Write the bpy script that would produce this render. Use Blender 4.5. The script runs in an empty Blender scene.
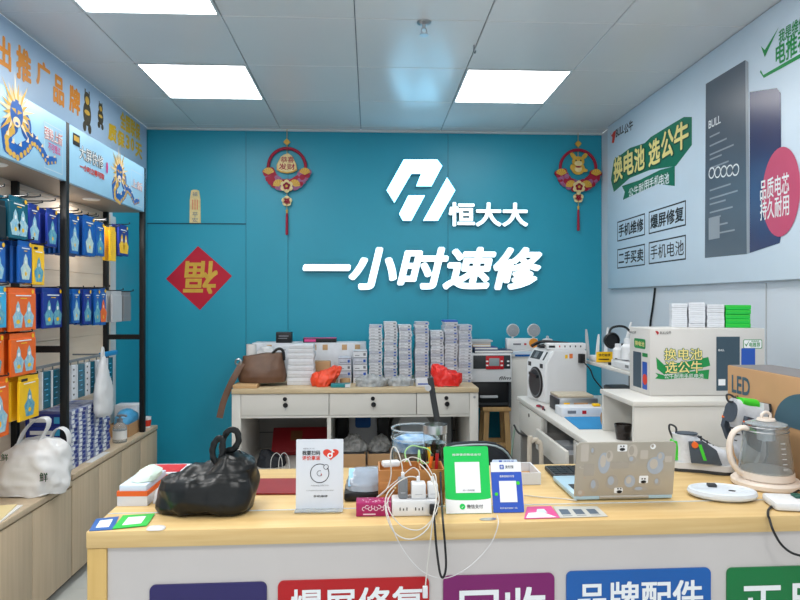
import bpy, bmesh, math, random
from mathutils import Vector, Matrix, Euler, noise

random.seed(7)
D = bpy.data
SC = bpy.context.scene
COL = SC.collection
R = math.radians
PI = math.pi

# ------------------------------------------------------------------ camera
F, TH, HC = 640.0, math.atan(30 / 640), 1.32       # focal (px at 800 wide), yaw, eye height
cam = D.cameras.new('camera')
cam.sensor_width = 36
cam.lens = 36 * F / 800
cam.shift_y = 1 / 800
cam.clip_start = 0.05
camo = D.objects.new('camera', cam)
camo.location = (0, 0, HC)
camo.rotation_euler = (PI / 2, 0, -TH)
COL.objects.link(camo)
SC.camera = camo
SC.view_settings.view_transform = 'Standard'
SC.view_settings.look = 'None'
SC.view_settings.exposure = 0.0


def ray(px, py):
    a = (px - 400) / F
    return Vector((a * math.cos(TH) + math.sin(TH), math.cos(TH) - a * math.sin(TH), (301 - py) / F))


def PY(px, py, Y):
    r = ray(px, py)
    return r * (Y / r.y) + Vector((0, 0, HC))


def PX(px, py, X):
    r = ray(px, py)
    return r * (X / r.x) + Vector((0, 0, HC))


def PZ(px, py, Z):
    r = ray(px, py)
    return r * ((Z - HC) / r.z) + Vector((0, 0, HC))


# ------------------------------------------------------------------ materials
def lin(c):
    return tuple((v / 12.92 if v <= .04045 else ((v + .055) / 1.055) ** 2.4) for v in (x / 255 for x in c))


_m = {}


def mat(name, rgb, rough=.5, metal=0, var=.04, scale=6, stretch=(1, 1, 1), emis=None, es=1, trans=0, spec=.5, bump=0, rgb2=None, coat=0, ior=1.45, alpha=1):
    if name in _m:
        return _m[name]
    m = D.materials.new(name)
    m.use_nodes = True
    nt = m.node_tree
    b = nt.nodes['Principled BSDF']
    c = lin(rgb)
    b.inputs['Base Color'].default_value = (*c, 1)
    b.inputs['Roughness'].default_value = rough
    b.inputs['Metallic'].default_value = metal
    b.inputs['Specular IOR Level'].default_value = spec
    b.inputs['IOR'].default_value = ior
    b.inputs['Transmission Weight'].default_value = trans
    b.inputs['Coat Weight'].default_value = coat
    b.inputs['Alpha'].default_value = alpha
    if emis:
        b.inputs['Emission Color'].default_value = (*emis, 1)
        b.inputs['Emission Strength'].default_value = es
    if var or rgb2 or bump:
        tc = nt.nodes.new('ShaderNodeTexCoord')
        mp = nt.nodes.new('ShaderNodeMapping')
        mp.inputs['Scale'].default_value = stretch
        nz = nt.nodes.new('ShaderNodeTexNoise')
        nz.inputs['Scale'].default_value = scale
        nz.inputs['Detail'].default_value = 4
        nt.links.new(tc.outputs['Object'], mp.inputs['Vector'])
        nt.links.new(mp.outputs['Vector'], nz.inputs['Vector'])
        mx = nt.nodes.new('ShaderNodeMix')
        mx.data_type = 'RGBA'
        c2 = lin(rgb2) if rgb2 else tuple(min(1, v * (1 + var)) for v in c)
        c1 = c if rgb2 else tuple(v * (1 - var) for v in c)
        mx.inputs['A'].default_value = (*c1, 1)
        mx.inputs['B'].default_value = (*c2, 1)
        ramp = nt.nodes.new('ShaderNodeMapRange')
        ramp.inputs['From Min'].default_value = .3
        ramp.inputs['From Max'].default_value = .7
        nt.links.new(nz.outputs['Fac'], ramp.inputs['Value'])
        nt.links.new(ramp.outputs['Result'], mx.inputs['Factor'])
        nt.links.new(mx.outputs['Result'], b.inputs['Base Color'])
        if bump:
            bp = nt.nodes.new('ShaderNodeBump')
            bp.inputs['Strength'].default_value = bump
            bp.inputs['Distance'].default_value = .01
            nt.links.new(nz.outputs['Fac'], bp.inputs['Height'])
            nt.links.new(bp.outputs['Normal'], b.inputs['Normal'])
    _m[name] = m
    return m


TEAL = mat('teal_paint', (36, 152, 178), .4, var=.03, scale=1.5)
SEAM = mat('dark_seam', (16, 74, 92), .6)
WHITE_WALL = mat('white_wall', (205, 213, 222), .55, var=.015, scale=2)
CEIL = mat('ceiling_panel', (222, 222, 222), .25, metal=.0, spec=.6, var=.012, scale=2)
GRID = mat('ceiling_grid', (95, 108, 120), .5)
TRIMW = mat('white_trim', (205, 212, 215), .45)
FLOOR = mat('floor_tile', (188, 190, 186), .25, var=.05, scale=3)
LIGHTP = mat('light_panel', (255, 255, 255), .5, var=0, emis=(1, .99, .97), es=9)
SIGNW = mat('lit_letter', (235, 248, 252), .4, var=0, emis=(.75, 1.05, 1.2), es=1.0)
SIGNG = mat('lit_logo', (205, 238, 250), .4, var=0, emis=(.9, 3.0, 4.6), es=1.0)
SIGNB = mat('letter_side', (206, 220, 226), .4, var=.02)
WHITE = mat('white_plastic', (222, 224, 226), .4, var=.02)
CARDW = mat('white_card', (214, 218, 224), .6, var=.05, scale=30)
LAMW = mat('white_laminate', (216, 214, 208), .35, var=.02, scale=3)
LAMG = mat('grey_laminate', (150, 148, 144), .5, var=.03)
BLACK = mat('black_plastic', (22, 23, 26), .4, var=.1)
BLACKM = mat('black_steel', (20, 22, 24), .45, metal=.2, var=.1)
DARK = mat('dark_grey', (48, 52, 56), .5, var=.08)
GREY = mat('mid_grey', (120, 124, 128), .5, var=.05)
LGREY = mat('light_grey', (178, 182, 186), .5, var=.04)
STEEL = mat('steel', (190, 192, 196), .28, metal=.9, var=.03)
WOOD = mat('pale_ash_wood', (222, 192, 136), .38, scale=3, stretch=(1.2, 14, 30), rgb2=(208, 174, 116), spec=.4)
WOODV = mat('pale_ash_wood_upright', (214, 180, 112), .4, scale=3, stretch=(14, 14, 1), rgb2=(202, 166, 98))
CABW = mat('taupe_wood', (202, 183, 156), .5, scale=3, stretch=(16, 16, .8), rgb2=(188, 169, 142))
PEGW = mat('beige_board', (232, 214, 192), .55, scale=2, stretch=(1, 1, 14), rgb2=(222, 203, 180))
DESKEDGE = mat('desk_edge_wood', (205, 186, 152), .45, scale=4, stretch=(1, 10, 10), rgb2=(192, 172, 138))
STOOLW = mat('stool_wood', (196, 160, 110), .45, scale=5, stretch=(8, 8, 1), rgb2=(176, 140, 92))
CARTON = mat('brown_carton', (186, 146, 104), .7, var=.05, scale=8)
CARTON2 = mat('tan_carton', (196, 160, 116), .7, var=.05, scale=8)
RED = mat('red', (190, 28, 38), .5, var=.06)
CRIMSON = mat('crimson_card', (192, 16, 48), .55, var=.05)
MAROON = mat('maroon_lacquer', (142, 44, 44), .35, var=.1, scale=9)
KNOTRED = mat('knot_red', (158, 18, 52), .6, var=.1, scale=40)
GOLD = mat('gold_print', (212, 168, 62), .45, var=.08, scale=30)
CREAM = mat('cream_gold', (226, 208, 150), .5, var=.1, scale=40)
GREEN = mat('sign_green', (2, 196, 84), .35, var=.02)
DGREEN = mat('deep_green', (18, 112, 84), .45, var=.05)
LIME = mat('lime_green', (62, 200, 46), .45, var=.05)
GBOX = mat('bright_green', (14, 186, 62), .45, var=.04)
SBLUE = mat('sign_blue', (42, 84, 188), .35, var=.02)
BLUE = mat('pack_blue', (20, 88, 170), .35, var=.12, scale=18)
NAVY = mat('pack_navy', (26, 48, 138), .35, var=.15, scale=18)
CYAN = mat('pack_cyan', (60, 168, 214), .35, var=.1, scale=18)
TEALP = mat('pack_teal_dark', (30, 92, 112), .25, var=.2, scale=14)
ORANGE = mat('pack_orange', (232, 104, 26), .4, var=.06, scale=18)
YELLOW = mat('pack_yellow', (244, 194, 22), .4, var=.05, scale=18)
SKYP = mat('sky_print', (160, 208, 236), .4, var=.05, scale=4)
BANNER = mat('banner_print', (168, 194, 220), .4, var=.03, scale=2)
PBLUE = mat('pale_blue_print', (206, 222, 236), .4, var=.03, scale=2)
INK = mat('black_ink', (26, 28, 32), .5, var=0)
INKG = mat('grey_ink', (120, 124, 132), .5, var=0)
PRINTW = mat('white_ink', (235, 238, 240), .5, var=0)
PRINTR = mat('red_ink', (214, 60, 40), .5, var=0)
PRINTO = mat('orange_ink', (226, 140, 26), .5, var=0)
PRINTY = mat('yellow_ink', (228, 186, 34), .5, var=0)
PRINTLY = mat('pale_yellow_ink', (238, 220, 140), .5, var=0)
PRINTG = mat('green_ink', (22, 140, 70), .5, var=0)
PRINTB = mat('blue_ink', (36, 84, 176), .5, var=0)
SILVERLID = mat('laptop_silver', (176, 170, 158), .38, metal=.35, var=.03)
PAPER = mat('paper', (224, 224, 222), .7, var=.03)
GLASS = mat('clear_glass', (248, 251, 251), .02, trans=1, var=0, ior=1.22, spec=.5)
CLEARP = mat('clear_plastic', (228, 236, 240), .18, trans=.75, var=.03, ior=1.25)
FILM = mat('milky_film', (232, 234, 236), .35, trans=.25, var=.05, scale=12)
BAGW = mat('white_bag', (230, 232, 233), .34, var=.03, scale=10, trans=.12)
BAGK = mat('black_bag', (16, 19, 20), .3, var=.1, scale=18, spec=.4)
BAGR = mat('red_bag', (222, 40, 34), .32, var=.12, scale=25)
BAGO = mat('orange_red_bag', (232, 74, 40), .32, var=.12, scale=25)
BAGB = mat('blue_bag', (72, 150, 196), .3, var=.12, scale=25)
LEATHER = mat('brown_leather', (98, 70, 52), .4, var=.2, scale=14)
KCREAM = mat('cream_plastic', (226, 214, 202), .35, var=.02)
MATB = mat('blue_mat', (28, 132, 190), .6, var=.05)
PINK = mat('pink_print', (214, 74, 140), .45, var=.05)
PURPLE = mat('purple_plate', (122, 24, 100), .3, var=.03)
PLNAVY = mat('navy_plate', (44, 38, 96), .3, var=.03)
PLRED = mat('red_plate', (178, 18, 26), .3, var=.03)
PLBLUE = mat('blue_plate', (24, 92, 168), .3, var=.03)
PLGREEN = mat('green_plate', (16, 116, 60), .3, var=.03)
FRONTP = mat('front_panel_white', (200, 195, 192), .4, var=.02)
MESHK = mat('chair_black', (28, 32, 40), .6, var=.2, scale=60)


# ------------------------------------------------------------------ mesh builder
def nearz(v):
    return v


class MB:
    def __init__(self, mats):
        self.bm = bmesh.new()
        self.mats = mats if isinstance(mats, (list, tuple)) else [mats]
        self.mi = 0

    def m(self, i):
        self.mi = i
        return self

    def _tagnew(self, before):
        for f in self.bm.faces:
            if f not in before:
                f.material_index = self.mi

    def _mark(self):
        return set(self.bm.faces)

    def box(self, x0, x1, y0, y1, z0, z1, bev=0, T=None, seg=2):
        b4 = self._mark()
        g = bmesh.ops.create_cube(self.bm, size=1)
        vs = g['verts']
        for v in vs:
            v.co = Vector((x0 + (v.co.x + .5) * (x1 - x0), y0 + (v.co.y + .5) * (y1 - y0), z0 + (v.co.z + .5) * (z1 - z0)))
        if T is not None:
            for v in vs:
                v.co = T @ v.co
        if bev:
            es = list({e for v in vs for e in v.link_edges})
            bmesh.ops.bevel(self.bm, geom=es, offset=bev, segments=seg, affect='EDGES', profile=.5)
        self._tagnew(b4)
        return self

    def cyl(self, p0, p1, r0, r1=None, seg=16, caps=True):
        r1 = r0 if r1 is None else r1
        p0, p1 = Vector(p0), Vector(p1)
        d = p1 - p0
        q = d.to_track_quat('Z', 'Y').to_matrix()
        rings = []
        for p, r in ((p0, r0), (p1, r1)):
            rings.append([self.bm.verts.new(p + q @ Vector((r * math.cos(2 * PI * i / seg), r * math.sin(2 * PI * i / seg), 0))) for i in range(seg)])
        self._bridge(rings, caps)
        return self

    def _bridge(self, rings, caps=True, closed=False):
        n = len(rings[0])
        fs = []
        pairs = list(zip(rings[:-1], rings[1:]))
        if closed:
            pairs.append((rings[-1], rings[0]))
        for a, b in pairs:
            for i in range(n):
                j = (i + 1) % n
                try:
                    fs.append(self.bm.faces.new((a[i], a[j], b[j], b[i])))
                except ValueError:
                    pass
        if caps and not closed:
            fs.append(self.bm.faces.new(rings[0][::-1]))
            fs.append(self.bm.faces.new(rings[-1]))
        for f in fs:
            f.material_index = self.mi
        return fs

    def tube(self, pts, r, seg=8, smooth=6, closed=False, flat=None):
        """Tube through pts (Catmull-Rom). flat=(rx, ry) gives an elliptical section."""
        P = [Vector(p) for p in pts]
        out = []
        n = len(P)
        if smooth and n > 2:
            rng = n if closed else n - 1
            for i in range(rng):
                p1, p2 = P[i], P[(i + 1) % n]
                p0 = P[(i - 1) % n] if (closed or i > 0) else p1
                p3 = P[(i + 2) % n] if (closed or i + 2 < n) else p2
                for k in range(smooth):
                    t = k / smooth
                    out.append(.5 * ((2 * p1) + (p2 - p0) * t + (2 * p0 - 5 * p1 + 4 * p2 - p3) * t * t + (3 * p1 - p0 - 3 * p2 + p3) * t ** 3))
            if not closed:
                out.append(P[-1])
        else:
            out = P
        rings = []
        prev = None
        N = len(out)
        for i, p in enumerate(out):
            a = out[(i - 1) % N] if (closed or i > 0) else out[0]
            b = out[(i + 1) % N] if (closed or i < N - 1) else out[-1]
            d = (b - a)
            if d.length < 1e-9:
                d = Vector((0, 0, 1))
            d.normalize()
            if prev is None:
                u = d.orthogonal().normalized()
                if flat:
                    u = Vector((0, 1, 0)) - d * d.y
                    u = u.normalized() if u.length > 1e-4 else d.orthogonal().normalized()
            else:
                u = prev - d * prev.dot(d)
                u = u.normalized() if u.length > 1e-6 else d.orthogonal().normalized()
            prev = u
            w = d.cross(u)
            rx, ry = flat if flat else (r, r)
            if callable(r):
                rx = ry = r(i / max(1, N - 1))
            rings.append([self.bm.verts.new(p + u * (rx * math.cos(2 * PI * k / seg)) + w * (ry * math.sin(2 * PI * k / seg))) for k in range(seg)])
        self._bridge(rings, True, closed)
        return self

    def lathe(self, prof, c=(0, 0, 0), seg=28, sx=1, sy=1, caps=True, T=None):
        c = Vector(c)
        rings = []
        for r, z in prof:
            rg = []
            for i in range(seg):
                p = Vector((r * sx * math.cos(2 * PI * i / seg), r * sy * math.sin(2 * PI * i / seg), z))
                p = (T @ p) if T is not None else p
                rg.append(self.bm.verts.new(c + p))
            rings.append(rg)
        self._bridge(rings, caps)
        return self

    def prism(self, poly, h0, h1, T=None):
        """Polygon (x, y) extruded from local z=h0 to h1."""
        T = T or Matrix()
        a = [self.bm.verts.new(T @ Vector((x, y, h0))) for x, y in poly]
        b = [self.bm.verts.new(T @ Vector((x, y, h1))) for x, y in poly]
        n = len(poly)
        fs = []
        if h1 != h0:
            for i in range(n):
                j = (i + 1) % n
                fs.append(self.bm.faces.new((a[i], a[j], b[j], b[i])))
            fs.append(self.bm.faces.new(a[::-1]))
        fs.append(self.bm.faces.new(b))
        for f in fs:
            f.material_index = self.mi
        return self

    def loft(self, rings, caps=True):
        rs = [[self.bm.verts.new(Vector(p)) for p in r] for r in rings]
        self._bridge(rs, caps)
        return self

    def text(self, s, u0, u1, v0, v1, h=0.001, ext=0.0, bold=.012, shear=0, res=3, T=None, rot=0):
        """Lettering fitted to the box u0..u1 x v0..v1 of the local XY plane, raised to z=h."""
        cu = D.curves.new('lettering', 'FONT')
        cu.body = s
        cu.shear = shear
        cu.resolution_u = res
        cu.extrude = 1 if ext else 0
        ob = D.objects.new('lettering', cu)
        me = D.meshes.new_from_object(ob)
        D.objects.remove(ob)
        D.curves.remove(cu)
        co = [v.co.copy() for v in me.vertices]
        if rot:
            q = Matrix.Rotation(rot, 3, 'Z')
            co = [q @ c for c in co]
        xs = [c.x for c in co]
        ys = [c.y for c in co]
        ax, bx, ay, by = min(xs), max(xs), min(ys), max(ys)
        T = T or Matrix()
        # weight: the outline is repeated with small shifts, which thickens every stroke evenly
        e = bold * .9
        if e <= .004:
            shifts = [(0, 0)]
        else:
            nd = 4 if e < .03 else 8
            shifts = [(e * math.cos(2 * PI * (k + .5) / nd), e * math.sin(2 * PI * (k + .5) / nd)) for k in range(nd)]
            m_ = max(s_[0] for s_ in shifts)
            ax, bx, ay, by = ax - m_, bx + m_, ay - m_, by + m_
        polys = [tuple(p.vertices) for p in me.polygons]
        for ks, (sx_, sy_) in enumerate(shifts):
            vs = []
            for c in co:
                z = (h + (ext if c.z > 0 else 0) if ext else h) + ks * 6e-5
                p = Vector((u0 + (c.x + sx_ - ax) / max(1e-6, bx - ax) * (u1 - u0), v0 + (c.y + sy_ - ay) / max(1e-6, by - ay) * (v1 - v0), z))
                vs.append(self.bm.verts.new(T @ p))
            for p in polys:
                try:
                    f = self.bm.faces.new([vs[i] for i in p])
                    f.material_index = self.mi
                except ValueError:
                    pass
        D.meshes.remove(me)
        return self

    def rect(self, u0, u1, v0, v1, h=0.0006, r=0, T=None, th=0):
        if r:
            poly = []
            for cx, cy, a0 in ((u1 - r, v1 - r, 0), (u0 + r, v1 - r, 90), (u0 + r, v0 + r, 180), (u1 - r, v0 + r, 270)):
                for k in range(7):
                    a = R(a0 + 15 * k)
                    poly.append((cx + r * math.cos(a), cy + r * math.sin(a)))
        else:
            poly = [(u0, v0), (u1, v0), (u1, v1), (u0, v1)]
        return self.prism(poly, h - th, h, T)

    def disc(self, u, v, r, h=0.0006, seg=20, ry=None, T=None, th=0, rot=0):
        ry = ry or r
        pts = []
        for i in range(seg):
            a = 2 * PI * i / seg
            x, y = r * math.cos(a), ry * math.sin(a)
            pts.append((u + x * math.cos(rot) - y * math.sin(rot), v + x * math.sin(rot) + y * math.cos(rot)))
        return self.prism(pts, h - th, h, T)

    def ring(self, u, v, r, w, h=.0006, seg=28, a0=0, a1=360, T=None):
        T = T or Matrix()
        prev = None
        for i in range(seg + 1):
            a = R(a0 + (a1 - a0) * i / seg)
            p = [self.bm.verts.new(T @ Vector((u + q * math.cos(a), v + q * math.sin(a), h))) for q in (r - w / 2, r + w / 2)]
            if prev:
                f = self.bm.faces.new((prev[0], prev[1], p[1], p[0]))
                f.material_index = self.mi
            prev = p
        return self

    def noise_push(self, amp, freq, seed=0, ridge=True, keep_base=None, st=(1, 1, 1)):
        off = Vector((seed * 7.3, seed * 3.1, seed * 5.7))
        self.bm.normal_update()
        new = []
        for v in self.bm.verts:
            sv = Vector((v.co.x * st[0], v.co.y * st[1], v.co.z * st[2]))
            n = noise.noise(sv * freq + off)
            n2 = noise.noise(sv * freq * 2.3 + off)
            if ridge:
                n = 1 - 2 * abs(n)
                n2 = 1 - 2 * abs(n2)
            d = amp * (n * .7 + n2 * .4 - .35)
            co = v.co + v.normal * d
            if keep_base is not None and co.z < keep_base:
                co.z = keep_base
            new.append((v, co))
        for v, co in new:
            v.co = co
        return self

    def crease(self, amp, wave, n=6, seed=0, keep_base=None):
        """Sharp folds: a sum of triangle waves along random directions, as in crumpled film."""
        rnd = random.Random(seed)
        dirs = []
        for _ in range(n):
            d = Vector((rnd.uniform(-1, 1), rnd.uniform(-1, 1), rnd.uniform(-.7, .7))).normalized()
            dirs.append((d, rnd.uniform(.7, 1.6) / wave, rnd.random(), rnd.uniform(.5, 1)))
        self.bm.normal_update()
        new = []
        for v in self.bm.verts:
            w = noise.noise(v.co * 14 + Vector((seed, 0, 0))) * .35
            s = 0
            for d, f, ph, a in dirs:
                t = (v.co.dot(d) * f + ph + w) % 1
                s += a * (abs(2 * t - 1) - .5)
            co = v.co + v.normal * (amp * s / n ** .5)
            if keep_base is not None and co.z < keep_base:
                co.z = keep_base
            new.append((v, co))
        for v, co in new:
            v.co = co
        return self

    def build(self, name, parent=None, angle=35, flat=False):
        bmesh.ops.recalc_face_normals(self.bm, faces=self.bm.faces[:])
        me = D.meshes.new(name)
        self.bm.to_mesh(me)
        self.bm.free()
        for m_ in self.mats:
            me.materials.append(m_)
        if not flat:
            me.shade_smooth()
            me.set_sharp_from_angle(angle=R(angle))
        o = D.objects.new(name, me)
        COL.objects.link(o)
        if parent is not None:
            o.parent = parent
        return o


def tag(o, label, cat, group=None, kind=None):
    o['label'] = label
    o['category'] = cat
    if group:
        o['group'] = group
    if kind:
        o['kind'] = kind
    return o


def thing(name, label, cat, loc=(0, 0, 0), rot=(0, 0, 0), group=None):
    o = D.objects.new(name, None)
    o.empty_display_size = .05
    COL.objects.link(o)
    o.location = loc
    o.rotation_euler = rot if isinstance(rot, (tuple, list, Euler)) else (0, 0, rot)
    return tag(o, label, cat, group)


def struct(o):
    o['kind'] = 'structure'
    return o


def kids(o):
    return [c for c in D.objects if c.parent == o]


def dup(root, loc=None, rot=None, label=None, group=None, deep=True, only=None):
    r = root.copy()
    COL.objects.link(r)
    if loc is not None:
        r.location = loc
    if rot is not None:
        r.rotation_euler = rot if isinstance(rot, (tuple, list, Euler)) else (0, 0, rot)
    if label:
        r['label'] = label
    if group:
        r['group'] = group
    if deep:
        for ch in root.children:
            if only and not ch.name.startswith(only):
                continue
            c = ch.copy()
            COL.objects.link(c)
            c.parent = r
            for g in ch.children:
                d = g.copy()
                COL.objects.link(d)
                d.parent = c
    return r


def nth(i):
    return ['first', 'second', 'third', 'fourth', 'fifth', 'sixth', 'seventh', 'eighth', 'ninth', 'tenth', 'eleventh', 'twelfth', 'thirteenth', 'fourteenth', 'fifteenth', 'sixteenth', 'seventeenth', 'eighteenth', 'nineteenth', 'twentieth', 'twenty-first', 'twenty-second'][i]


def sub(o, label):
    o['label'] = label
    return o


FB = (PI / 2, 0, 0)            # local XY plane stands facing the viewer (-Y)
FL = (PI / 2, 0, PI / 2)       # faces +X (boards on the wall with x < 0)
FR = (PI / 2, 0, -PI / 2)      # faces -X (boards on the wall with x > 0)


def blob_rings(levels, n=40, p=2.4, wob=.0, seed=0):
    """levels: (z, x0, x1, y0, y1) -> superellipse rings."""
    out = []
    for z, x0, x1, y0, y1 in levels:
        cx, cy, rx, ry = (x0 + x1) / 2, (y0 + y1) / 2, (x1 - x0) / 2, (y1 - y0) / 2
        rg = []
        for i in range(n):
            a = 2 * PI * i / n
            c, s = math.cos(a), math.sin(a)
            x = cx + rx * math.copysign(abs(c) ** (2 / p), c)
            y = cy + ry * math.copysign(abs(s) ** (2 / p), s)
            rg.append((x, y, z))
        out.append(rg)
    return out


def interp_levels(levels, per=5):
    out = []
    for a, b in zip(levels[:-1], levels[1:]):
        for k in range(per):
            t = k / per
            out.append(tuple(a[i] + (b[i] - a[i]) * t for i in range(5)))
    out.append(levels[-1])
    return out
# ------------------------------------------------------------------ the setting
XL, XR, YB, ZC, YF = -1.65, 1.775, 4.83, HC + 1.282, -1.2

mb = MB([FLOOR, LGREY])
n = 0
for i in range(6):
    for j in range(11):
        x0, y0 = XL + i * .6, YF + j * .6
        mb.box(x0 + .001, min(x0 + .599, XR), y0 + .001, min(y0 + .599, YB), -.02, 0)
mb.m(1).box(XL, XR, YF, YB, -.05, -.003)
struct(mb.build('floor'))

mb = MB([CEIL, GRID])
xs = [XL] + [-1.268 + .6 * k for k in range(5)] + [XR]
ys = [YF] + [-.69 + .6 * k for k in range(10)] + [YB]
LIGHTS = {(1, 8), (4, 8), (1, 6), (4, 5), (1, 4), (4, 2), (1, 2)}
for i in range(len(xs) - 1):
    for j in range(len(ys) - 1):
        if (i, j) in LIGHTS:
            continue
        mb.box(xs[i] + .002, xs[i + 1] - .002, ys[j] + .002, ys[j + 1] - .002, ZC, ZC + .012, bev=.0025, seg=1)
mb.m(1).box(XL, XR, YF, YB, ZC + .012, ZC + .05)
struct(mb.build('ceiling'))
mb = MB(TRIMW)
mb.box(XL, XR, YB - .02, YB, ZC - .012, ZC)
struct(mb.build('trim_1'))

zs = PY(200, 224, YB).z
xa, xb, xc = PY(246, 224, YB).x, PY(288, 224, YB).x, PY(448, 224, YB).x
mb = MB([TEAL, SEAM])
for x0, x1, z0, z1 in ((XL, xa, zs + .004, ZC), (XL, xa, 0, zs), (xa, xb, 0, ZC), (xb, xc, 0, ZC), (xc, XR, 0, ZC)):
    mb.box(x0 + .0015, x1 - .0015, YB, YB + .01, z0, z1)
mb.m(1).box(XL, XR, YB + .006, YB + .06, 0, ZC)
mb.m(1).box(XL, xa, YB - .004, YB, zs - .002, zs + .006)
struct(mb.build('wall_back'))

mb = MB([WHITE_WALL, TEAL])
mb.box(XL - .06, XL, YF, 4.19, 0, ZC)
mb.m(1).box(XL - .06, XL, 4.19, YB + .06, 0, ZC)
struct(mb.build('wall_left'))
mb = MB(TRIMW)
mb.box(XL, XL + .012, 4.12, 4.21, 0, 1.86)
struct(mb.build('trim_2'))
mb = MB([WHITE_WALL, LGREY])
mb.box(XR, XR + .06, YF, YB + .06, 0, ZC)
mb.m(1).box(XR - .004, XR, 2.785, 2.79, .77, 1.40)
struct(mb.build('wall_right'))

# ------------------------------------------------------------------ ceiling lights
cl = [('bright square ceiling light panel above the blue fascia boards, nearest the teal wall', 1, 8),
      ('bright square ceiling light panel beside the battery poster', 4, 8),
      ('square ceiling light panel at the top edge, cut off by the picture', 1, 6)]
for k, (lb, i, j) in enumerate(cl):
    x0, x1, y0, y1 = xs[i], xs[i + 1], ys[j], ys[j + 1]
    t = thing('ceiling_light', lb, 'light', ((x0 + x1) / 2, (y0 + y1) / 2, ZC), group='square ceiling lights')
    w, d = (x1 - x0) / 2 - .003, (y1 - y0) / 2 - .003
    mb = MB(TRIMW)
    mb.box(-w, w, -d, -d + .012, -.003, .012).box(-w, w, d - .012, d, -.003, .012)
    mb.box(-w, -w + .012, -d + .012, d - .012, -.003, .012).box(w - .012, w, -d + .012, d - .012, -.003, .012)
    mb.build('frame', t)
    MB(LIGHTP).box(-w + .012, w - .012, -d + .012, d - .012, .001, .01).build('diffuser', t)
# lamps added in the ceiling plane, out of view, for fill light
for i, j in ((4, 5), (1, 4), (4, 2), (1, 2)):
    la = D.lights.new('added_fill_lamp', 'AREA')
    la.shape = 'SQUARE'
    la.size = .58
    la.energy = 17
    la.color = (1, .985, .96)
    lo = D.objects.new('added_fill_lamp', la)
    lo.location = ((xs[i] + xs[i + 1]) / 2, (ys[j] + ys[j + 1]) / 2, ZC - .005)
    COL.objects.link(lo)
w = D.worlds.new('street_daylight')
w.use_nodes = True
w.node_tree.nodes['Background'].inputs['Color'].default_value = (.93, .97, 1, 1)
w.node_tree.nodes['Background'].inputs['Strength'].default_value = 1.15
SC.world = w

# sprinkler and clip on the ceiling
p = PZ(424, 22, ZC)
t = thing('fire_sprinkler', 'small metal fire sprinkler head hanging from the ceiling panel', 'sprinkler', p)
MB(STEEL).lathe([(.034, 0), (.034, -.004), (.022, -.012), (.012, -.014)], seg=24).build('escutcheon', t)
mb = MB(STEEL)
mb.cyl((0, 0, -.012), (0, 0, -.034), .009)
mb.tube([(-.008, 0, -.03), (-.013, 0, -.045), (0, 0, -.058)], .003)
mb.tube([(.008, 0, -.03), (.013, 0, -.045), (0, 0, -.058)], .003)
mb.build('frame_arms', t)
MB(STEEL).lathe([(.003, -.056), (.021, -.058), (.021, -.061), (.003, -.062)], seg=18).build('deflector', t)
p = PZ(474, 45, ZC)
mb = MB(GREY)
mb.tube([(0, 0, 0), (0, 0, -.03), (.004, -.01, -.045), (.006, -.02, -.035)], .003, seg=6)
tag(mb.build('ceiling_hook'), 'tiny dark hook hanging from a ceiling joint near the light panel', 'hook').location = p


# ------------------------------------------------------------------ flat boards on walls
class Board:
    """A board standing in a wall plane; uv() gives its local (right, up) for a point of that plane."""
    def __init__(self, name, label, cat, plane, val, cu, cv, group=None):
        self.plane, self.val, self.cu, self.cv = plane, val, cu, cv
        loc, rot = {'B': ((cu, val, cv), FB), 'L': ((val, cu, cv), FL), 'R': ((val, -cu, cv), FR)}[plane]
        self.t = thing(name, label, cat, loc, rot, group)

    def uv(self, px, py):
        p = PY(px, py, self.val) if self.plane == 'B' else PX(px, py, self.val)
        return ({'B': p.x, 'L': p.y, 'R': -p.y}[self.plane] - self.cu, p.z - self.cv)

    def bb(self, x0, x1, y0, y1):
        ym, xm = (y0 + y1) / 2, (x0 + x1) / 2
        return self.uv(x0, ym)[0], self.uv(x1, ym)[0], self.uv(xm, y1)[1], self.uv(xm, y0)[1]

    def text(self, mb, s, x0, x1, y0, y1, **k):
        mb.text(s, *self.bb(x0, x1, y0, y1), **k)


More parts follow.
